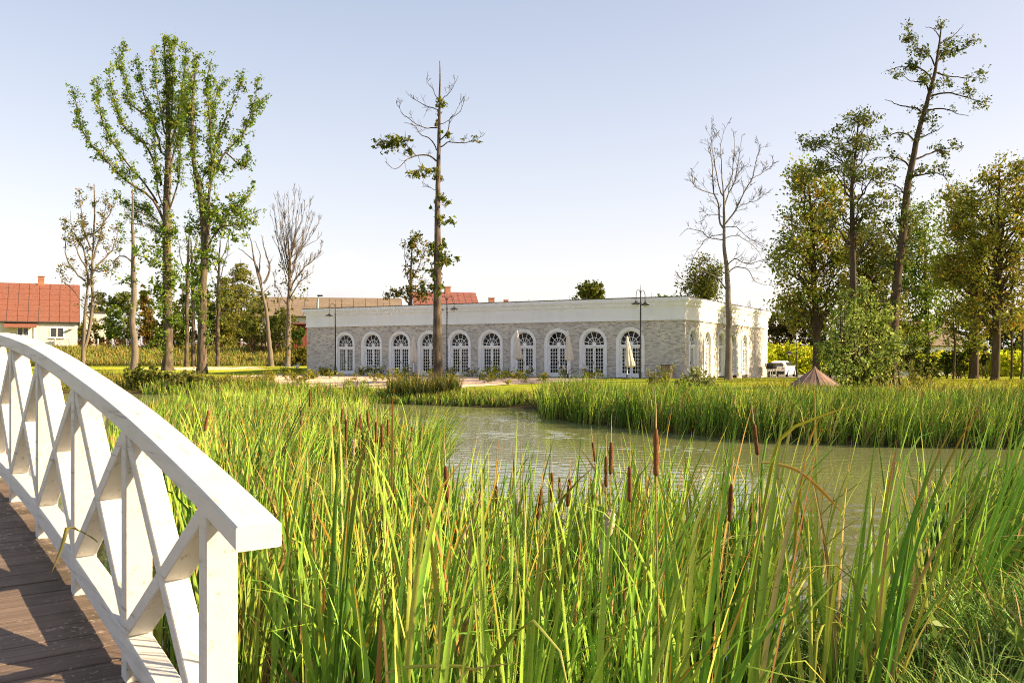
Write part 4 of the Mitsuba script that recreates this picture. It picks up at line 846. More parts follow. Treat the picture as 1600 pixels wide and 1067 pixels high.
# ------------------------------------------------------------------ right-hand trees
crowned('autumn_tree', 'olive and yellow autumn tree at the left edge of the right-hand group', 'tree', 41, 1275, 598, 63, [(1276, 600), (1275, 520), (1272, 430), (1268, 340), (1262, 275)], (6.5, 5.5, 4.5, 3, 1),
        [(1262, 330, 46, 60, 90), (1254, 410, 54, 62, 100), (1292, 470, 50, 56, 80), (1258, 278, 32, 30, 34), (1236, 480, 30, 44, 40), (1222, 400, 20, 34, 20), (1300, 310, 28, 40, 34), (1310, 400, 34, 50, 50)], AUTUMN, .215, 26, .31)
crowned('spreading_tree', 'dark tree with flat spreading branches left of the tallest right-hand tree', 'tree', 42, 1333, 600, 58, [(1334, 605), (1333, 480), (1332, 380), (1330, 300), (1336, 240), (1342, 180)], (6, 5.6, 5, 4, 2.4, .8),
        [(1335, 218, 50, 34, 44), (1300, 262, 56, 18, 32), (1362, 272, 44, 20, 32), (1268, 222, 28, 10, 14), (1350, 318, 52, 20, 32), (1315, 345, 45, 22, 24), (1365, 360, 36, 26, 20), (1345, 186, 30, 14, 18)], PINE, .175, 26, .26, slope=.35, flat=.5)
tall = traced('leaning_tree', 'tallest right-hand tree with a long leaning trunk and layered dark foliage', 'tree', 43, 55,
       [(1390, 605), (1397, 510), (1402, 440), (1408, 390), (1419, 281), (1434, 210), (1449, 157), (1460, 112), (1471, 37)], (8.5, 7.6, 7, 6.4, 5.4, 4.4, 3.4, 2.4, .7),
       [([(1442, 180), (1432, 168), (1415, 165), (1400, 160), (1382, 156)], 1.6), ([(1452, 150), (1445, 130), (1428, 128), (1405, 112)], 1.4), ([(1456, 125), (1440, 108), (1415, 104), (1382, 112)], 1.5), ([(1462, 105), (1450, 82), (1430, 72), (1418, 52)], 1.3), ([(1463, 100), (1484, 82), (1508, 76), (1524, 60)], 1.4), ([(1461, 112), (1485, 118), (1512, 120), (1530, 122)], 1.3),
        ([(1452, 152), (1480, 145), (1510, 150), (1546, 160)], 1.6), ([(1447, 172), (1470, 170), (1500, 180), (1514, 182)], 1.3), ([(1467, 70), (1490, 58), (1505, 38)], 1.0), ([(1469, 60), (1455, 42), (1446, 42)], .9), ([(1431, 222), (1410, 208), (1385, 212), (1370, 215)], 1.5), ([(1433, 215), (1455, 205), (1475, 196)], 1.2),
        ([(1426, 250), (1456, 240), (1485, 232), (1502, 232)], 1.6), ([(1424, 262), (1400, 248), (1372, 246), (1355, 252)], 1.5), ([(1420, 280), (1448, 272), (1470, 275), (1482, 290)], 1.5), ([(1416, 310), (1395, 290), (1370, 285)], 1.3), ([(1408, 390), (1385, 355), (1372, 340), (1350, 330)], 1.4), ([(1410, 370), (1432, 345), (1448, 330)], 1.4), ([(1405, 420), (1380, 410), (1366, 420)], 1.3), ([(1407, 400), (1432, 395), (1452, 405)], 1.3), ([(1400, 460), (1428, 450), (1448, 452)], 1.2), ([(1398, 480), (1372, 470), (1358, 478)], 1.2)],
       PINE, 'dark_bark', None, dict(depth=2, dens=1.9, lens=.85, ang=50, up=.1, trunk=True, trunk_start=.35), dict(n=4, sig=.15, size=.165, keep=.9, patch=.8, gap=.30), spread=.8, sides=12,
       clumps=[(1405, 340, 22, 22, 260, .2), (1400, 420, 24, 26, 330, .2), (1385, 470, 22, 20, 240, .2), (1425, 380, 20, 18, 200, .2)])
crowned('golden_tree', 'large yellow-brown autumn tree at the right edge with a straight dark trunk', 'tree', 44, 1555, 598, 62, [(1553, 602), (1556, 520), (1558, 420), (1560, 330), (1562, 265)], (6.8, 5.8, 4.6, 3, 1),
        [(1560, 350, 76, 70, 130), (1530, 410, 66, 56, 90), (1590, 430, 56, 66, 90), (1572, 280, 40, 34, 44), (1555, 490, 74, 34, 70), (1610, 320, 50, 66, 60), (1505, 340, 34, 44, 36), (1480, 430, 30, 34, 24)], [(4, (.27, .28, .04)), (3, (.18, .225, .04)), (2, (.38, .31, .045)), (1, (.32, .18, .04)), (1, (.10, .13, .03))], .215, 27, .32)
crowned('broad_tree', 'olive autumn tree with a thick short trunk left of the golden one', 'tree', 45, 1522, 590, 78, [(1521, 594), (1522, 540), (1522, 450), (1520, 350), (1518, 300)], (7.2, 6.6, 5, 3, 1),
        [(1515, 370, 48, 60, 90), (1500, 440, 52, 44, 90), (1530, 490, 45, 32, 50), (1480, 500, 32, 24, 30), (1512, 535, 34, 16, 24), (1495, 310, 24, 28, 24)], OLIVE, .26, 28, .42)
crowned('green_tree', 'bright loose green tree between the leaning tree and the broad olive one', 'tree', 46, 1452, 596, 72, [(1450, 600), (1449, 520), (1446, 430), (1444, 350)], (3, 2.6, 2, .7),
        [(1438, 370, 34, 64, 70), (1446, 450, 42, 46, 80), (1430, 510, 40, 38, 66), (1470, 410, 24, 40, 34), (1410, 420, 26, 40, 34)], GREEN, .24, 24, .34)
crowned('green_tree', 'mid-green tree filling the gap behind the spreading tree and the leaning trunk', 'tree', 47, 1365, 596, 70, [(1362, 600), (1362, 520), (1362, 420), (1364, 340)], (4, 3.4, 2.4, .8),
        [(1365, 400, 40, 50, 80), (1350, 460, 44, 44, 80), (1385, 500, 40, 44, 70), (1330, 400, 30, 40, 40)], [(4, (.10, .125, .022)), (3, (.16, .165, .026)), (2, (.25, .22, .03)), (1, (.06, .08, .02))], .26, 26, .38)
for i, (u, v, Y, vt, tx) in enumerate([(1489, 596, 66, 470, 'thin dark sapling stem left of the thick-trunked olive tree'), (1578, 595, 66, 440, 'thin pale sapling stem right of the golden tree'), (1595, 592, 74, 430, 'thin dark stem at the right edge of the lawn')]):
    traced('sapling', tx, 'tree', 60 + i, Y, [(u, v), (u + 2, v - 60), (u + 1, vt)], (1.8, 1.5, .6), [([(u + 1, 520), (u + 10, 500), (u + 14, 480)], .7), ([(u + 1, 530), (u - 9, 510), (u - 12, 486)], .7)], OLIVE, 'dark_bark', None, dict(depth=2, dens=1.2, lens=.8, ang=45, up=.2), dict(n=4, sig=.15, size=.2, keep=.6))
bush('glossy_shrub', 'big shrub with glossy silver-green leaves standing in the reeds beside the hut', 'shrub', 50,
     [(1340, 540, 62, 54), (1320, 575, 46, 36), (1372, 580, 46, 36), (1338, 490, 36, 32), (1400, 545, 26, 30), (1295, 545, 20, 26), (1352, 455, 13, 28), (1318, 462, 11, 22), (1385, 500, 22, 24)], 46, SILVER, .14, 9500, shell=.5, leafmat='glossy_leaf')
bush('shrub', 'low dark shrub between the glossy shrub and the lawn at the right', 'shrub', 51, [(1425, 560, 28, 28), (1455, 575, 18, 18)], 60, [(3, (.05, .07, .02)), (3, (.09, .11, .025)), (1, (.15, .16, .03))], .2, 1600)
# hedges beyond the lawn at the right
def hedge(text, seed, lumps, Y):
    key = thing('hedge', text, 'hedge'); rng = np.random.default_rng(seed); lv = []
    for u, v, ru, rv in lumps:
        c = W(u, v, Y + rng.uniform(-1, 1)); s = np.array([ru, ru * .6, rv]) / F * Y; n = 1500
        q = c + unit(rng.standard_normal((n, 3))) * (rng.random((n, 1)) ** .3) * s * (1 + .18 * rng.standard_normal((n, 1))); q = q[q[:, 2] > ground_z(q[:, 0], q[:, 1])]
        t = np.clip((q[:, 2] - c[2]) / s[2], -1, 1); col = pick(rng, len(q), GOLD); lv.append(leaf_cloud(rng, q, .3, col))
    finish(key, None, lv, 'bark')
hedge('sunlit yellow-green hedge behind the parked white car', 71, [(1185, 560, 28, 26), (1215, 558, 26, 20), (1240, 558, 26, 22), (1262, 562, 24, 20), (1200, 570, 26, 16), (1235, 572, 30, 14)], 98)
hedge('sunlit yellow-green hedge along the lawn between the right-hand trunks', 72, [(1440, 568, 30, 18), (1475, 567, 30, 18), (1510, 570, 30, 18), (1548, 570, 30, 20), (1585, 570, 30, 20), (1620, 570, 30, 22)], 88)
bush('thicket', 'dark brownish thicket above the yellow-green hedge behind the car', 'thicket', 73, [(1215, 515, 26, 30), (1245, 505, 30, 34), (1275, 515, 24, 34), (1225, 540, 30, 20), (1270, 545, 26, 22)], 106, [(3, (.07, .07, .022)), (2, (.12, .10, .03)), (2, (.16, .12, .035)), (1, (.05, .06, .02))], .4, 3800)
bush('thicket', 'dark green thicket filling the background behind the leaning trunk', 'thicket', 74, [(1340, 525, 44, 44), (1300, 540, 34, 36), (1390, 540, 40, 36), (1420, 530, 30, 30)], 100, DARK, .4, 4200)
bush('shrub', 'shaded shrub under the thick-trunked olive tree', 'shrub', 52, [(1500, 560, 24, 18), (1540, 562, 16, 16), (1478, 566, 16, 16)], 79, [(3, (.05, .07, .02)), (3, (.09, .11, .025)), (1, (.2, .2, .03))], .24, 1700)
bush('thicket', 'dark thicket behind the golden autumn tree at the right edge', 'thicket', 75, [(1560, 530, 44, 30), (1610, 520, 44, 44), (1520, 545, 30, 18)], 100, DARK, .4, 3400)
bush('thicket', 'shaded thicket at the right edge beyond the hedge and the saplings', 'thicket', 76, [(1640, 540, 40, 40), (1600, 555, 34, 26)], 94, OLIVE, .4, 1800)
# trees rising over the hall
bush('round_tree', 'round-headed dense tree rising over the middle of the hall roof', 'tree', 81, [(923, 452, 24, 14), (918, 460, 22, 14), (932, 462, 20, 12), (925, 480, 14, 16)], 135, [(3, (.11, .135, .028)), (3, (.15, .165, .03)), (1, (.07, .09, .02))], .42, 2800)
crowned('leafy_tree', 'leafy tree rising behind the right corner of the hall, left of the bare tree', 'tree', 82, 1098, 560, 100, [(1098, 560), (1100, 480), (1102, 430)], (4, 3, 1), [(1100, 430, 27, 26, 60), (1088, 452, 26, 16, 34), (1112, 458, 20, 16, 24)], [(3, (.13, .155, .03)), (3, (.17, .18, .032)), (1, (.08, .1, .02))], .28, 28, .42)
bush('distant_treetop', 'tip of a distant tree just showing over the hall roof near its right corner', 'tree', 83, [(1036, 466, 9, 6), (1046, 466, 7, 5), (1040, 478, 10, 12)], 140, GREEN, .4, 420)
# ------------------------------------------------------------------ gardens at the left
bush('climbing_ivy', 'yellow-green creeper covering the gable of the orange-roofed house', 'creeper', 91, [(122, 520, 11, 24), (136, 530, 10, 18), (126, 540, 14, 12), (150, 520, 9, 20), (158, 535, 9, 14)], 119.6, [(3, (.17, .17, .025)), (3, (.11, .12, .022)), (1, (.24, .20, .03))], .34, 2300)
bush('thuja', 'bright green thuja in the garden right of the flat-roofed annex', 'thuja', 92, [(176, 512, 16, 22), (175, 492, 12, 18), (178, 525, 14, 14)], 115, GREEN, .3, 1900)
conifer('spruce', 'dark spruce behind the annex, left of the thuja', 'spruce', 93, 157, 126, 452, 545, 20, DARK, 18, .15)
bush('garden_tree', 'rounded dark tree behind the thuja and the knotty trunk', 'tree', 94, [(190, 468, 24, 16), (205, 485, 24, 24), (180, 480, 18, 14), (200, 515, 22, 22)], 124, [(3, (.13, .17, .03)), (3, (.19, .22, .04)), (1, (.07, .10, .025))], .36, 2800)
bush('golden_thuja', 'tall golden-brown conical thuja right of the knotty trunk', 'thuja', 95, [(231, 510, 14, 34), (228, 480, 11, 28), (225, 458, 7, 16), (236, 530, 15, 16)], 114, [(4, (.22, .17, .03)), (2, (.15, .14, .028)), (2, (.26, .13, .035))], .3, 2600)
bush('laurel', 'dense green bush behind the tallest tree trunk', 'shrub', 96, [(258, 520, 20, 22), (245, 540, 16, 12), (280, 530, 16, 18), (270, 495, 22, 24)], 110, [(3, (.09, .12, .02)), (3, (.14, .16, .026)), (1, (.05, .07, .02))], .32, 2700)
for i, (u, vt, ru, tx) in enumerate([(352, 430, 34, 'olive larch with hanging sprays right of the tall leafy trees'), (376, 405, 42, 'tallest olive larch with a pale leaning trunk right of the tall leafy trees')]):
    conifer('larch', tx, 'larch', 100 + i, u, 114 + i * 3, vt, 545, ru, [(3, (.22, .23, .045)), (3, (.15, .17, .035)), (2, (.30, .28, .05))], 20, .16 if i != 1 else .22, .35, bare=.06, size=.36, mat='bark' if i == 1 else 'dark_bark')
for i, (tx, lumps, Y) in enumerate([('dark shaded tree between the two tall leafy trees', [(292, 480, 17, 30), (286, 510, 16, 26), (300, 520, 16, 24), (290, 452, 10, 16)], 118), ('dark shaded tree behind the second tall leafy tree', [(326, 490, 17, 28), (332, 520, 18, 22), (322, 462, 10, 16)], 116),
                                    ('dark shaded tree behind the forked bare tree', [(400, 490, 20, 28), (394, 520, 20, 24), (408, 462, 12, 14)], 120), ('low dark tree left of the red shed', [(434, 505, 18, 20), (425, 525, 20, 16)], 116), ('dark shaded tree filling the gap left of the olive larches', [(350, 510, 18, 28), (362, 520, 18, 22)], 122)]):
    bush('garden_tree', tx, 'tree', 120 + i, lumps, Y, [(3, (.085, .115, .025)), (3, (.14, .17, .035)), (2, (.22, .24, .045))], .32, 2300)
bush('garden_shrub', 'low bronze shrub at the fence below the thuja', 'shrub', 110, [(190, 537, 15, 10), (165, 541, 10, 6)], 113.9, RUST, .26, 800)
bush('garden_shrub', 'olive shrub at the foot of the forked bare tree', 'shrub', 111, [(412, 520, 22, 18), (432, 530, 20, 16), (395, 530, 14, 12)], 108, OLIVE, .28, 1800)
bush('garden_shrub', 'olive-green leafy shrubbery in front of the barn wall, left of the red shed', 'shrub', 117, [(446, 500, 16, 18), (458, 522, 16, 18), (430, 510, 14, 18), (395, 500, 16, 22), (410, 482, 12, 14)], 107, [(3, (.15, .18, .035)), (3, (.20, .21, .04)), (2, (.09, .12, .028))], .26, 2600)
bush('garden_shrub', 'bright green shrub against the hall end below the red shed', 'shrub', 112, [(470, 525, 8, 16), (462, 530, 8, 12)], 103, [(3, (.07, .15, .02)), (2, (.12, .19, .03))], .24, 700)
bush('garden_shrub', 'grassy yellow-green shrub mound left of the hall corner', 'shrub', 113, [(472, 555, 20, 14), (455, 560, 14, 9), (484, 560, 12, 12)], 100.5, [(3, (.22, .21, .03)), (3, (.14, .15, .03)), (1, (.10, .08, .03))], .26, 1300)
bush('corner_shrub', 'leafy shrub with white variegated leaves at the near corner of the hall', 'shrub', 114, [(1090, 588, 22, 16), (1072, 594, 16, 12), (1110, 600, 18, 12)], 50, [(3, (.20, .24, .05)), (2, (.28, .29, .08)), (2, (.66, .65, .52)), (1, (.11, .14, .03))], .15, 1100)
bush('bank_shrub', 'leafy shrub on the far bank below the knotty trunk', 'shrub', 115, [(232, 588, 26, 16), (255, 594, 22, 14), (210, 585, 18, 14)], 64, [(3, (.22, .25, .045)), (2, (.30, .30, .07)), (2, (.13, .16, .03))], .22, 2000)
bush('bank_shrub', 'greyish bushy shrub on the far bank below the tallest tree', 'shrub', 116, [(290, 594, 26, 14), (322, 598, 24, 12)], 63, [(3, (.19, .21, .05)), (2, (.26, .25, .08)), (2, (.12, .14, .035))], .2, 1700)
# ------------------------------------------------------------------ reeds, grasses
REED = [(5, (0.2204, 0.3759, 0.0511)), (4, (0.2729, 0.4043, 0.0624)), (3, (0.1468, 0.2837, 0.0397)), (2, (0.3567, 0.4398, 0.0794)), (1, (0.1049, 0.2128, 0.034))]
FARREED = [(5, (0.1881, 0.2966, 0.0398)), (4, (0.2509, 0.3544, 0.0497)), (3, (0.1255, 0.2142, 0.0311)), (2, (0.3388, 0.3957, 0.0683)), (1, (0.0752, 0.1399, 0.0249))]
STRAW = [(4, (.42, .32, .14)), (3, (.34, .24, .09)), (2, (.27, .16, .06))]
TIP = [(3, (.38, .26, .05)), (3, (.36, .17, .03)), (2, (.40, .34, .10)), (2, (.26, .28, .05))]
def blades(rng, base, az, lean, L, w, bend, seg, c0, c1, kink=None, kat=None, fold=True, twist=.8, tiplen=.3):
    n = len(base); t = np.linspace(0, 1, seg + 1)[None]
    th = lean[:, None] + bend[:, None] * t ** 2.2
    if kink is not None: th = th + kink[:, None] * sst(0, .06, t - kat[:, None])
    ds = (L / seg)[:, None]
    h = np.cumsum(np.concatenate([np.zeros((n, 1)), np.sin((th[:, 1:] + th[:, :-1]) / 2) * ds], 1), 1)
    z = np.cumsum(np.concatenate([np.zeros((n, 1)), np.cos((th[:, 1:] + th[:, :-1]) / 2) * ds], 1), 1)
    ph = az + rng.normal(0, .12, n)
    p = np.stack([base[:, :1] + np.cos(az)[:, None] * h, base[:, 1:2] + np.sin(az)[:, None] * h, base[:, 2:] + z], -1)
    a = rng.uniform(-1.2, 1.2, n)[:, None] + az[:, None] + np.pi / 2 + twist * rng.normal(0, 1, n)[:, None] * t
    sd = np.stack([np.cos(a), np.sin(a), np.zeros_like(a)], -1)
    wd = w[:, None] * np.minimum(1, ((1.0 - t) * 2.6)) ** .7 * (.55 + .45 * np.minimum(1, t * 4)) * .5
    tg = np.gradient(p, axis=1); nr = unit(np.cross(tg, sd))
    left, right = p - sd * wd[..., None], p + sd * wd[..., None]
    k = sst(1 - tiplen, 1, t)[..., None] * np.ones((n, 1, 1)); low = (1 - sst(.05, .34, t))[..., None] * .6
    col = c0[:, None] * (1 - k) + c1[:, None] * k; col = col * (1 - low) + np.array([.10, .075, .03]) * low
    if fold:
        v = np.stack([left, p + nr * wd[..., None] * .45, right], 2); m = 3
    else:
        v = np.stack([left, right], 2); m = 2
    col = np.repeat(col[:, :, None], m, 2).reshape(-1, 3)
    i = (np.arange(n) * (seg + 1) * m)[:, None, None]; s = (np.arange(seg) * m)[None, :, None]; j = np.arange(m - 1)[None, None]
    o = (i + s + j).ravel()
    f = np.vstack([np.stack([o, o + 1, o + m + 1], 1), np.stack([o, o + m + 1, o + m], 1)])
    return v.reshape(-1, 3), f, np.clip(col, .004, .8)
def stuff(name, parts, text, cat, mat='blade', smooth=True):
    v = np.vstack([l[0] for l in parts]); off = np.cumsum([0] + [len(l[0]) for l in parts])
    f = np.vstack([l[1] + o for l, o in zip(parts, off)]); c = np.vstack([l[2] for l in parts])
    return obj(name, (v, f), mat, smooth=smooth, color=c, text=text, cat=cat, kind='stuff')
def pix_poly(pts, z=0.0): return Polygon([tuple(W(u, v, (EYE - z) * F / (v - HV))[:2]) for u, v in pts])
def scatter(rng, poly, n):
    x0, y0, x1, y1 = poly.bounds; out = np.zeros((0, 2))
    while len(out) < n:
        q = rng.uniform((x0, y0), (x1, y1), (n * 2, 2)); out = np.vstack([out, q[shapely.contains_xy(poly, q[:, 0], q[:, 1])]])
    return out[:n]
def off_bridge(q, m=.3):
    s = (q - RP) @ RD[:2]; l = (q - RP) @ RN[:2]
    return ~((l < m) & (l > -2.5) & (s > -1.2)) & ~((l < m) & (s > 0))
def shoots(rng, q, n_leaf, L, w, lean_sd, wind, seg, pal, straw=.1, tip=.35, kinks=.15, fold=True, zmin=-.25, Lsd=.11, fan=.16, bendm=.36, patchy=0):
    """Reed shoots at the places q: each a fan of long leaves from one foot. wind: mean lean to the right."""
    k = np.repeat(np.arange(len(q)), n_leaf); n = len(k)
    b = np.column_stack([q, np.maximum(ground_z(q[:, 0], q[:, 1]), zmin)])[k]; b[:, :2] += rng.normal(0, .025, (n, 2))
    sl = np.clip(rng.normal(0, lean_sd, (len(q), 2)), -1.8 * lean_sd, 1.8 * lean_sd) + [wind, 0]; fa = rng.uniform(0, np.pi, len(q)); fs = np.clip(rng.normal(0, fan, n), -2.2 * fan, 2.2 * fan)
    vec = sl[k] + np.column_stack([np.cos(fa[k]), np.sin(fa[k])]) * fs[:, None]
    az = np.arctan2(vec[:, 1], vec[:, 0]); lean = np.hypot(vec[:, 0], vec[:, 1])
    Ls = np.clip((L * (1 + Lsd * np.clip(rng.standard_normal(len(q)), -2, 1.6)))[k] * rng.uniform(.62, 1.08, n), .3, None)
    pn = meshkit.fbm(np.column_stack([q * .55, q[:, 0] * 0]), 2, 6); pn = np.clip((pn - .5) * 2.2, -1, 1); Ls = Ls * (1 + .22 * patchy * pn)[k]; pq = meshkit.noise(np.column_stack([q * .8, q[:, 0] * 0]), 13)[:, None]
    c0 = np.clip((pick(rng, len(q), pal, .1) * (1 + patchy * (pq - .5) * [1.1, .9, .8]))[k] * (1 + .14 * rng.standard_normal((n, 1))), .01, .6); c1 = np.where(rng.random((n, 1)) < tip, pick(rng, n, TIP), c0 * 1.05)
    dry = rng.random(n) < straw; c0[dry] = pick(rng, int(dry.sum()), STRAW); c1[dry] = c0[dry]
    kk = np.where(rng.random(n) < kinks, rng.uniform(.4, 1.5, n), 0); ka = rng.uniform(.62, .92, n)
    bend = np.abs(rng.normal(bendm, .35, n)) * np.where(rng.random(n) < .25, 1.8, .6)
    return blades(rng, b, az, lean, Ls, w * rng.uniform(.6, 1.25, n), bend, seg, c0, c1, kk, ka, fold)
R = np.random.default_rng(777)
def clumped(q, n, s): return q[R.integers(0, len(q), n)] + R.normal(0, s, (n, 2))
def GZ0(q): return np.maximum(ground_z(q[:, 0], q[:, 1]), 0)
# nearest reeds: beside the railing's end, in front of us and at the right
belt = Polygon([(-.55, 3.05), (.2, 3.5), (.6, 4.2), (.85, 5.6), (1.3, 6.9), (2.2, 7.6), (2.7, 8.4), (1.6, 8.6), (.4, 8.2), (-.6, 8.4), (-1.9, 9.2), (-3.2, 9.0), (-2.6, 7.0), (-1.5, 4.9), (-.9, 3.9)])
q = clumped(scatter(R, belt, 120), 560, .13); q = q[off_bridge(q, .22)]; q = q[q[:, 1] > 2.95]
q2 = scatter(R, Polygon([(-.5, 3.1), (.5, 3.4), (1.1, 4.3), (.6, 5.4), (-.8, 5.0), (-.9, 4.0)]), 80); q2 = clumped(q2[:34], 84, .10); q2 = q2[off_bridge(q2, .22)]; q2 = q2[q2[:, 1] > 2.95]
q3 = scatter(R, Polygon([(.9, 4.2), (1.9, 4.4), (2.3, 5.8), (1.6, 6.6), (1.1, 5.4)]), 22)
q4 = scatter(R, Polygon([(2.5, 5.6), (3.3, 5.7), (3.2, 6.6), (2.7, 6.8)]), 7)
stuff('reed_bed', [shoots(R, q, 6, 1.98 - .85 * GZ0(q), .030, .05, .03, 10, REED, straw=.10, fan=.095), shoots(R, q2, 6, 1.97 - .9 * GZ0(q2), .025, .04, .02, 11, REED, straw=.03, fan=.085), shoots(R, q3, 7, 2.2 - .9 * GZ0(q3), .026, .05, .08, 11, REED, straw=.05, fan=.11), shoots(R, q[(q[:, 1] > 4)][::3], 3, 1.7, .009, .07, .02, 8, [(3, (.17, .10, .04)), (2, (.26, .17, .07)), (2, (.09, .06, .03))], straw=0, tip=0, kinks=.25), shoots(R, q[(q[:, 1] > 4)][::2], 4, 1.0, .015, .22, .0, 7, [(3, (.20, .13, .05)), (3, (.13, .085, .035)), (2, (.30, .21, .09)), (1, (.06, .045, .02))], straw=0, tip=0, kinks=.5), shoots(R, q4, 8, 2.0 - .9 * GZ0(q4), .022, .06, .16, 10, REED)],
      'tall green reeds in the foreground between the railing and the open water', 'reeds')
rc = Polygon([(3.3, 7.2), (4.3, 7.5), (5.4, 7.7), (6.6, 8.0), (6.4, 9.0), (5.0, 9.2), (3.6, 8.8)])
q5 = clumped(scatter(R, Polygon([(2.9, 6.6), (4.2, 6.9), (5.8, 7.3), (5.6, 7.9), (3.4, 7.6)]), 14), 34, .10); q6 = scatter(R, Polygon([(1.6, 4.6), (3.2, 4.9), (5.6, 6.4), (5.4, 7.4), (2.6, 6.8)]), 55)
stuff('rough_growth', [shoots(R, q5, 6, 1.35, .024, .07, .18, 9, REED, straw=.12, kinks=.2), shoots(R, q6, 5, .85, .014, .20, .05, 7, REED, straw=.45, kinks=.45, bendm=.8)], 'rough tangled reed stalks and weeds rising from the sedge at the lower right', 'reeds')
stuff('reed_bed', [shoots(R, clumped(scatter(R, rc, 55), 165, .13), 7, 2.0, .028, .05, .20, 10, REED, straw=.05, tip=.2)], 'clump of reeds leaning right at the right edge of the foreground', 'reeds')
lb = Polygon([(-2.6, 9.2), (-1.6, 9.4), (-1.6, 12), (-2.0, 16), (-2.0, 20), (-2.9, 24), (-4.9, 32), (-8.0, 41), (-11.5, 46.0), (-14.5, 48.5), (-17, 50), (-15.5, 40), (-12, 28), (-9.5, 20), (-6.5, 14)])
q = clumped(scatter(R, lb, 800), 4100, .22); d = np.hypot(q[:, 0], q[:, 1]); q = q[off_bridge(q, .5)]; tus = np.hypot((q[:, 0] + 3.5) / 1.3, (q[:, 1] - 17) / 3.6) < 1; q = q[~tus]; uu = 800 + F * q[:, 0] / q[:, 1]; q = q[~((uu > 440) & (uu < 575) & (q[:, 1] < 14.5) & (R.random(len(q)) < .85))]
dd = q[:, 1]; nr = q[dd < 20]; fr = q[dd >= 20]
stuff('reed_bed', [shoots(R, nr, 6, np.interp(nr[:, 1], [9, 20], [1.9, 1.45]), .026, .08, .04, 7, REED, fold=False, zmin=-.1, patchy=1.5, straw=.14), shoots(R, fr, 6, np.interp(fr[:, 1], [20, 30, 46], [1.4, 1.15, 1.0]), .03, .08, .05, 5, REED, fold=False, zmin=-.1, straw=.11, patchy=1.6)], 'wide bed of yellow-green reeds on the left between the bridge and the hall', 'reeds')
e = scatter(R, Polygon([(-2.4, 19), (-1.6, 20), (-2.0, 23), (-2.9, 25)]), 70)
stuff('reed_bed', [shoots(R, e, 6, 1.75, .02, .06, .38, 7, REED, fold=False, straw=.03, tip=.1)], 'reeds leaning out over the water at the edge of the left bed', 'reeds')
def band(line, width, n): 
    q = scatter(R, LineString(line).buffer(width), n); return q
far1 = band([(-24, 62.5), (-17, 59), (-12, 55), (-7.1, 51)], 1.6, 700)
far2 = band([(-8.5, 51.5), (-5.5, 50), (-1, 47), (1.5, 46)], 1.2, 1000)
stuff('reed_bed', [shoots(R, far2, 6, .62, .03, .06, .03, 4, FARREED, fold=False, straw=.16), shoots(R, far1, 6, .95, .032, .08, .0, 4, FARREED, fold=False)], 'band of shorter reeds along the far shore below the gravel bed', 'reeds')
dk = band([(-6.2, 50.9), (-4.9, 50.2), (-3.8, 49.8)], .9, 300)
stuff('reed_bed', [shoots(R, dk, 6, 1.4, .032, .05, .02, 4, [(3, (.075, .10, .02)), (2, (.12, .14, .03)), (1, (.2, .19, .05))], fold=False, straw=.06)], 'darker clump of reeds at the foot of the lone tall trunk', 'reeds')
rb = Polygon([(1.2, 44.5), (1.3, 37.2), (4.3, 31.6), (7.6, 27.2), (11, 25.6), (14.6, 25.0), (20, 25.1), (20, 30.5), (14, 31.5), (9, 34.5), (6, 39), (3.6, 45)])
q = scatter(R, rb, 4300); sd = shapely.distance(shapely.points(q), POND.exterior)
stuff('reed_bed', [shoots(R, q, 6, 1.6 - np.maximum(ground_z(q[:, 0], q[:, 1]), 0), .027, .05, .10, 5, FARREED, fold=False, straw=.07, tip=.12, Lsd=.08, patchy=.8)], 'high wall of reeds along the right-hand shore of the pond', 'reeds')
# rank grass, weeds and lawn edges
def grass(name, poly, n, L, w, text, pal, seg=4, bendm=.9, lean=.3, straw=.1, cat='grass', zoff=0, tip=.1, tuft=0):
    q = scatter(R, poly, n); az = R.uniform(0, 6.28, n)
    if tuft:
        c_ = scatter(R, poly, max(4, n // tuft)); o_ = R.normal(0, .055, (n, 2)); q = c_[R.integers(0, len(c_), n)] + o_; az = np.arctan2(o_[:, 1], o_[:, 0]) + R.normal(0, .5, n)
    b = np.column_stack([q, ground_z(q[:, 0], q[:, 1]) + zoff - .02])
    c0 = pick(R, n, pal); dry = R.random(n) < straw; c0[dry] = pick(R, int(dry.sum()), STRAW)
    patch = meshkit.noise(np.column_stack([q * .8, q[:, 0] * 0]), 4); Ls = L * R.uniform(.45, 1.35, n) * (.55 + .9 * patch)
    return stuff(name, [blades(R, b, az, np.abs(R.normal(0, lean, n)), Ls, w * R.uniform(.6, 1.4, n), np.abs(R.normal(bendm, .5, n)), seg, c0, np.where(R.random((n, 1)) < tip, pick(R, n, TIP), c0), fold=False)], text, cat)
SEDGE = [(4, (0.189, 0.3059, 0.0606)), (4, (0.2772, 0.3945, 0.1037)), (2, (0.1134, 0.2092, 0.0433)), (1, (0.4032, 0.483, 0.2075))]
grass('sedge', Polygon([(.9, 4.1), (2.2, 3.6), (4.6, 4.6), (7.5, 6.4), (9.0, 8.2), (5.2, 8.35), (3.0, 7.7), (1.8, 6.6), (1.1, 5.0)]), 22000, .62, .0075, 'arching fine sedge grass on the near bank at the bottom right', SEDGE, seg=6, bendm=1.5, lean=.28, straw=.05, tuft=70)
grass('sedge', Polygon([(-1.0, 3.2), (.2, 2.9), (1.0, 3.8), (1.0, 5.2), (-.6, 4.6)]), 2600, .5, .006, 'fine grass among the reed feet at the bottom centre', SEDGE, seg=5, bendm=1.3)
tq = Point(0, 0).buffer(1, 24); tq = shapely.affinity.translate(shapely.affinity.scale(tq, 1.5, 4.0), -3.5, 17)
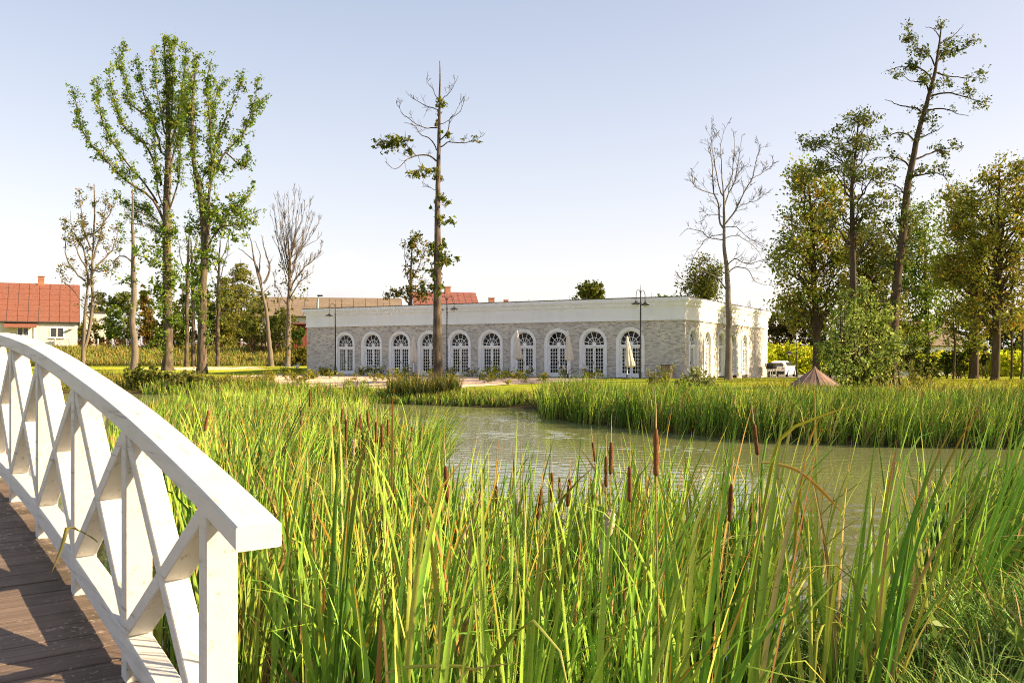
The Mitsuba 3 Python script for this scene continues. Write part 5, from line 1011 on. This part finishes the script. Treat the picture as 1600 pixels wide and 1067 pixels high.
grass('sedge', tq, 14000, 1.35, .012, 'rounded tussock of pale fine grass inside the left reed bed', [(4, (.25, .29, .05)), (3, (.32, .32, .08)), (2, (.17, .21, .04))], seg=5, bendm=1.5, lean=.35)
grass('bank_grass', Polygon([(-62, 100), (-16, 100), (-16, 110.2), (-62, 110.2)]), 24000, .62, .05, 'rank reddish grass on the slope below the garden fence', RUST, seg=3, bendm=.5)
grass('bank_grass', Polygon([(-34, 64), (-24, 63), (-17.5, 60), (-16.5, 62), (-18, 68), (-34, 74)]), 9000, .5, .035, 'rough grass on the far bank left of the gravel bed', [(3, (.21, .21, .035)), (3, (.15, .17, .03)), (1, (.28, .23, .06))], seg=3)
grass('bank_grass', LineString([(12, 34), (17, 32), (24, 33), (30, 36)]).buffer(2.8), 9000, .75, .03, 'tall mixed grass between the right-hand reeds and the lawn', [(3, (.24, .24, .04)), (3, (.17, .19, .035)), (1, (.30, .24, .07))], seg=3)
grass('lawn_grass', Polygon([(12.5, 38), (40, 38), (42, 66), (20, 62), (13, 58)]), 22000, .16, .02, 'short sunlit lawn grass between the reeds and the right-hand trees', [(4, (.30, .32, .03)), (3, (.38, .36, .04))], seg=2, bendm=.4)

# weeds with paired leaves on the near bank
def weed(x, y, h, seed, text, group=None, pal=None, size=.055, n=44):
    rng = np.random.default_rng(seed); k = thing('weed', text, 'weed', group); g = gz(x, y); wd = Wood(); qs = []
    for i in range(3):
        top = np.array([x + rng.normal() * .1, y + rng.normal() * .1, g + h * rng.uniform(.75, 1.1)]); p = smooth_path([[x + rng.normal() * .03, y, g - .05], (np.array([x, y, g]) + top) / 2 + rng.normal(0, .03, 3), top], 8)
        wd.add(p, np.linspace(.006, .003, 8), 4)
        t = rng.uniform(.2, 1, n // 3) * 7; kk = np.minimum(t.astype(int), 6); qs.append(p[kk] + rng.normal(0, .05, (n // 3, 3)) * [1, 1, .3])
    q = np.vstack(qs); obj('stem', wd.build(), 'dark_bark', k, smooth=True)
    v, f, c = leaf_cloud(rng, q, size * 1.7, pick(rng, len(q), pal or SEDGE), 1.2, .42); obj('leaves', (v, f), 'leaf', k, color=c)
for i in range(16):
    x, y = [(1.05, 4.4), (1.4, 4.2), (1.25, 5.1), (1.7, 5.0), (1.55, 5.9), (2.1, 6.2), (2.0, 4.6), (2.5, 5.3), (.6, 3.9), (3.1, 6.0), (3.8, 6.6), (.95, 4.9), (1.2, 4.0), (2.9, 4.8), (1.8, 4.1), (4.6, 6.9)][i]
    weed(x, y, .55, 300 + i, 'leafy nettle-like weed in the sedge grass on the near bank', 'leafy weeds on the near bank')

# bedding plants on the gravel
def plant(a, b, h, seed, flower=False):
    q = HP(a, b); rng = np.random.default_rng(seed); g = gz(*q)
    k = thing('white_flower' if flower else 'bedding_plant', 'small plant with white flowers at the foot of the hall wall' if flower else 'small yellow-green plant in the gravel bed before the hall', 'plant', 'white-flowered plants along the hall' if flower else 'plants in the gravel bed')
    n = 60; p = np.array([q[0], q[1], g + h * .5]) + rng.normal(0, 1, (n, 3)) * [h * .36, h * .36, h * .26]; p[:, 2] = np.maximum(p[:, 2], g + .03)
    v, f, c = leaf_cloud(rng, p, h * .34, pick(rng, n, [(3, (.24, .26, .03)), (2, (.16, .19, .03)), (2, (.34, .30, .04))]), .6, .4); obj('leaves', (v, f), 'leaf', k, color=c)
    obj('stem', cat_([tube([[q[0], q[1], g - .05], p[i]], .01, 3) for i in range(5)]), 'dark_bark', k)
    if flower:
        m = 16; p = np.array([q[0], q[1], g + h]) + rng.normal(0, .16, (m, 3)) * [1, 1, .6]
        v, f, c = leaf_cloud(rng, p, .16, np.full((m, 3), .78), .6, .9); obj('flower', (v, f), 'leaf', k, color=c)
rb_ = np.random.default_rng(5); i = 0
while i < 62:
    a, b = rb_.uniform(4, 35), -rb_.uniform(1.8, 14)
    if gravel.contains(Point(*HP(a, b))): plant(a, b, rb_.uniform(.3, .75) * (1.3 if b > -4 else 1), 400 + i); i += 1
for j, a in enumerate([35.5, 34.2, 31.0, 27.2, 26.4, 25.3, 22.6, 20.1, 18.3, 14.4, 11.4, 8.6, 6.8]): plant(a, -1.75, .75, 500 + j, True)
def tall_weed(u, v, Y, vt, seed, text):
    rng = np.random.default_rng(seed); k = thing('tall_weed', text, 'weed'); b = W(u, v, Y); b[2] = gz(b[0], Y); h = W(u, vt, Y)[2] - b[2]; wd = Wood(); qs = []
    for i in range(9):
        top = b + [rng.normal() * .35, rng.normal() * .3, h * rng.uniform(.6, 1.05)]; p = smooth_path([b + rng.normal(0, .12, 3) * [1, 1, 0], (b + top) / 2, top], 8, rng, .02); wd.add(p, np.linspace(.014, .005, 8), 4)
        t = rng.uniform(.25, 1, 46) * 7; kk = np.minimum(t.astype(int), 6); qs.append(p[kk] + rng.normal(0, .09, (46, 3)))
    obj('stem', wd.build(), 'dark_bark', k, smooth=True); q = np.vstack(qs)
    vv, f, c = leaf_cloud(rng, q, .13, pick(rng, len(q), [(3, (.20, .22, .04)), (2, (.13, .15, .03)), (2, (.34, .31, .12))]), .4, .4); obj('leaves', (vv, f), 'leaf', k, color=c)
tall_weed(1040, 600, 45, 566, 1, 'tall pale weeds rising above the reeds left of the hall corner')
tall_weed(1020, 600, 46, 575, 2, 'tall weeds among the reeds in front of the black lamp post')
tall_weed(1432, 610, 42, 558, 3, 'tall feathery pale weed at the right edge of the glossy shrub')

# ------------------------------------------------------------------ cattails
def cattail(u, v0, v1, seed, text=None, lean=0.0, L=.20, fluffy=False, tip=True, group=None, wpx=None):
    """Head from row v0 to row v1 in the photo; its length gives its distance."""
    rng = np.random.default_rng(seed); Y = L * F / (v1 - v0)
    a, b = W(u, v1, Y), W(u + lean, v0, Y); b = a + unit(b - a) * L
    k = thing('cattail', text or 'brown cattail head standing among the reeds in the middle of the picture', 'cattail', group)
    foot = np.array([a[0] - (b - a)[0] * 2.2 + rng.normal() * .06, Y + rng.normal() * .12, 0]); foot[2] = max(gz(foot[0], foot[1]), -.2)
    stem = smooth_path([foot, foot * .45 + a * .55 + rng.normal(0, .02, 3), a, b], 14); d = unit(b - a)
    obj('stem', tube(stem, np.linspace(.0055, .0035, 14), 5, cap=False), 'coloured', k, smooth=True, color=np.tile([.30, .24, .08], (70, 1)))
    r = (.0118 if not fluffy else .02) * rng.uniform(.9, 1.1); n, s = 18, 12; t = np.linspace(0, 1, n)
    prof = r * np.minimum(1, np.sqrt(np.maximum(1 - (2 * t - 1) ** 10, 0)) + .1)
    prof = prof * (1 + .14 * (meshkit.noise(np.column_stack([t * 5, t * 0, t * 0]), seed + 50) - .5)) * np.where((t > .86) & (seed % 4 == 1), .72, 1)
    if fluffy: prof = prof * (1 + .6 * meshkit.noise(np.column_stack([t * 9, t * 0, t * 0]), seed))
    ax = np.cross(d, [0, 1, 0]); ax = unit(ax); bx = np.cross(d, ax); an = np.arange(s) * 2 * np.pi / s
    v = (a + (b - a) * t[:, None])[:, None] + prof[:, None, None] * (np.cos(an)[None, :, None] * ax + np.sin(an)[None, :, None] * bx)
    v = v + rng.normal(0, .005 if fluffy else .0008, v.shape)
    v = np.vstack([v.reshape(-1, 3), a[None], b[None]]); i, j = np.meshgrid(np.arange(n - 1), np.arange(s), indexing='ij'); m = n * s; kk = np.arange(s)
    q = np.stack([i * s + j, i * s + (j + 1) % s, (i + 1) * s + (j + 1) % s, (i + 1) * s + j], -1).reshape(-1, 4)
    f = np.vstack([q[:, [0, 1, 2]], q[:, [0, 2, 3]], np.stack([np.full(s, m), (kk + 1) % s, kk], 1), np.stack([np.full(s, m + 1), m - s + kk, m - s + (kk + 1) % s], 1)])
    col = np.array([.165, .066, .022]) if not fluffy else np.array([.52, .42, .28])
    col = col * rng.uniform(.55, 1.05)
    c = col * (1 + .22 * (meshkit.fbm(v * 160, 3, seed)[:, None] - .5) * 2) * np.array([1, 1, 1])
    w_ = rng.random() < .3
    obj('head', (v, f), 'coloured', k, smooth=True, color=np.clip(c, .01, .8))
    if tip: obj('spike', tube([b, b + d * .07, b + d * .16 + rng.normal(0, .004, 3)], [.0035, .003, .001], 5), 'coloured', k, smooth=True, color=np.tile([.46, .36, .20], (17, 1)))
    return k
cattail(1025, 668, 745, 1, 'tallest cattail, straight brown head with a long pale spike right of the middle', 0)
cattail(1184, 712 - 51, 712, 2, 'cattail with a slightly tilted head against the far reeds right of the tallest one', -6)
cattail(699, 727, 785, 3, 'clear orange-brown cattail left of the middle, in front of the open water', -3)
cattail(487, 785, 826, 4, 'brown cattail just right of the railing end', 0)
cattail(954, 690, 742, 5, 'dark cattail with a bent spike left of the tallest one, upper of a touching pair', 1)
cattail(947, 712, 762, 6, 'dark cattail behind the one with a bent spike, lower of a touching pair', 0)
cattail(984, 728, 785, 7, 'reddish cattail with torn bottom just left of the tallest one', 0)
cattail(930, 752, 792, 8, 'thick dark cattail tilted left among the reeds in the middle', -7, fluffy=False)
cattail(1140, 755, 816, 9, 'worn brown cattail with a pale top right of the tallest one', 3)
cattail(1118, 813, 866, 10, 'leaning cattail low at the edge of the sedge grass', 6)
cattail(320, 640, 674, 11, 'lone slanting cattail above the white handrail in the left reed bed', 6, L=.22)
cattail(552, 686, 712, 12, 'pale fluffy cattail gone to seed in the left reed bed, upper one', 1, L=.24, fluffy=True, tip=False)
cattail(540, 718, 732, 13, 'small pale fluffy cattail in the left reed bed, lower one', 0, L=.13, fluffy=True, tip=False)
cattail(941, 795, 868, 14, 'shedding pale cattail with ragged fluff right of the middle foreground', 14, L=.26, fluffy=True, tip=False)
G_ = 'brown cattails among the reeds'
ORD = 'first second third fourth fifth sixth seventh eighth ninth tenth eleventh twelfth'.split()
HEADS = [(1133, 778, 806, 2), (840, 760, 812, 6), (862, 738, 786, 0), (887, 747, 792, 3), (874, 745, 783, 0), (1172, 782, 830, 2), (1216, 722, 750, -2), (700, 818, 862, 0), (617, 763, 802, 0), (607, 806, 848, -4), (672, 762, 796, -2), (541, 655, 690, 0), (563, 646, 671, 0), (576, 640, 668, -2), (587, 658, 692, 1), (597, 662, 698, -1),
                                   (642, 666, 690, 1), (484, 608, 636, 0), (533, 638, 662, 2), (903, 795, 832, 1), (1253, 795, 832, 1), (776, 758, 796, 0), (640, 800, 842, 0), (753, 776, 812, 2), (930, 690, 722, -4), (555, 650, 676, 3), (606, 655, 684, 0), (520, 664, 690, 1), (470, 640, 664, 0), (1010, 742, 776, 0), (1205, 768, 806, 0), (820, 836, 872, 0), (1062, 800, 838, 3)]
ROWS = [('small dark cattail, %s from the left of the row in the left reed bed', lambda u, b: b < 712 and u < 650), ('low cattail right of the railing end, %s from the left of its loose group', lambda u, b: u < 780),
        ('brown cattail left of the bent-spike pair, %s from the left of its group', lambda u, b: u < 960), ('half-hidden cattail right of the bent-spike pair, %s from the left of its group', lambda u, b: True)]
for i, (u, a, b, ln) in enumerate(HEADS):
    row = [r for r in range(4) if ROWS[r][1](u, b)][0]; mates = sorted(h[0] for h in HEADS if [r for r in range(4) if ROWS[r][1](h[0], h[2])][0] == row)
    cattail(u, a, b, 600 + i, ROWS[row][0] % ORD[mates.index(u)], ln, group=G_)

# a few single leaves that stand out
def lone_leaf(name, text, pts, Y, w, c0, c1, dy=None):
    p = smooth_path([W(u, v, Y + (0 if dy is None else dy[i])) for i, (u, v) in enumerate(pts)], 14); n = 14; t = np.linspace(0, 1, n)
    tg = unit(np.gradient(p, axis=0)); sd = unit(np.cross(tg, [.25, 1, .1])); wd = w / 2 * np.minimum(1, (1 - t) * 3) ** .8 * np.minimum(1, .6 + t * 3)
    nr = unit(np.cross(tg, sd))
    v = np.stack([p - sd * wd[:, None], p + nr * wd[:, None] * .4, p + sd * wd[:, None]], 1).reshape(-1, 3); o = (np.arange(n - 1)[:, None] * 3 + np.arange(2)[None]).ravel()
    f = np.vstack([np.stack([o, o + 1, o + 4], 1), np.stack([o, o + 4, o + 3], 1)]); c = np.repeat(np.array(c0) * (1 - t[:, None]) + np.array(c1) * t[:, None], 3, 0)
    obj(name, (v, f), 'blade', smooth=True, color=c, text=text, cat='leaf')
lone_leaf('reed_leaf', 'broken reed leaf hanging through the railing over the deck', [(152, 846), (136, 834), (117, 825), (108, 822), (98, 850), (88, 876), (80, 896)], 3.9, .022, (.14, .19, .035), (.34, .28, .10), dy=[.25, .15, .02, 0, -.02, -.03, -.04])
lone_leaf('reed_leaf', 'bent reed leaf turned bright orange before the water at the right', [(1190, 722), (1240, 732), (1268, 752), (1292, 775), (1316, 802)], 4.6, .018, (.42, .33, .10), (.48, .22, .02))
lone_leaf('reed_leaf', 'long arched reed leaf with an orange tip high over the water at the right', [(1172, 1000), (1200, 760), (1222, 680), (1270, 655), (1345, 632)], 4.2, .020, (.18, .24, .04), (.34, .30, .03))
lone_leaf('reed_leaf', 'upright reed leaf turned orange at the right in front of the far reeds', [(1240, 900), (1255, 730), (1265, 690), (1284, 646)], 5.0, .018, (.20, .25, .04), (.55, .24, .02))
lone_leaf('reed_leaf', 'upright orange dry leaf in the left reed bed near the water edge', [(612, 800), (612, 740), (613, 690), (613, 630), (619, 600)], 7.5, .020, (.40, .30, .10), (.42, .16, .03))
lone_leaf('reed_leaf', 'dark red-orange dry stem leaf low in the left foreground reeds', [(502, 1010), (505, 960), (507, 910), (511, 880)], 4.3, .014, (.32, .15, .05), (.42, .19, .05))
lone_leaf('reed_leaf', 'long pale leaf arching across the bottom of the foreground reeds', [(600, 1052), (660, 1040), (720, 1040), (760, 1058)], 3.2, .014, (.30, .33, .09), (.26, .29, .06))
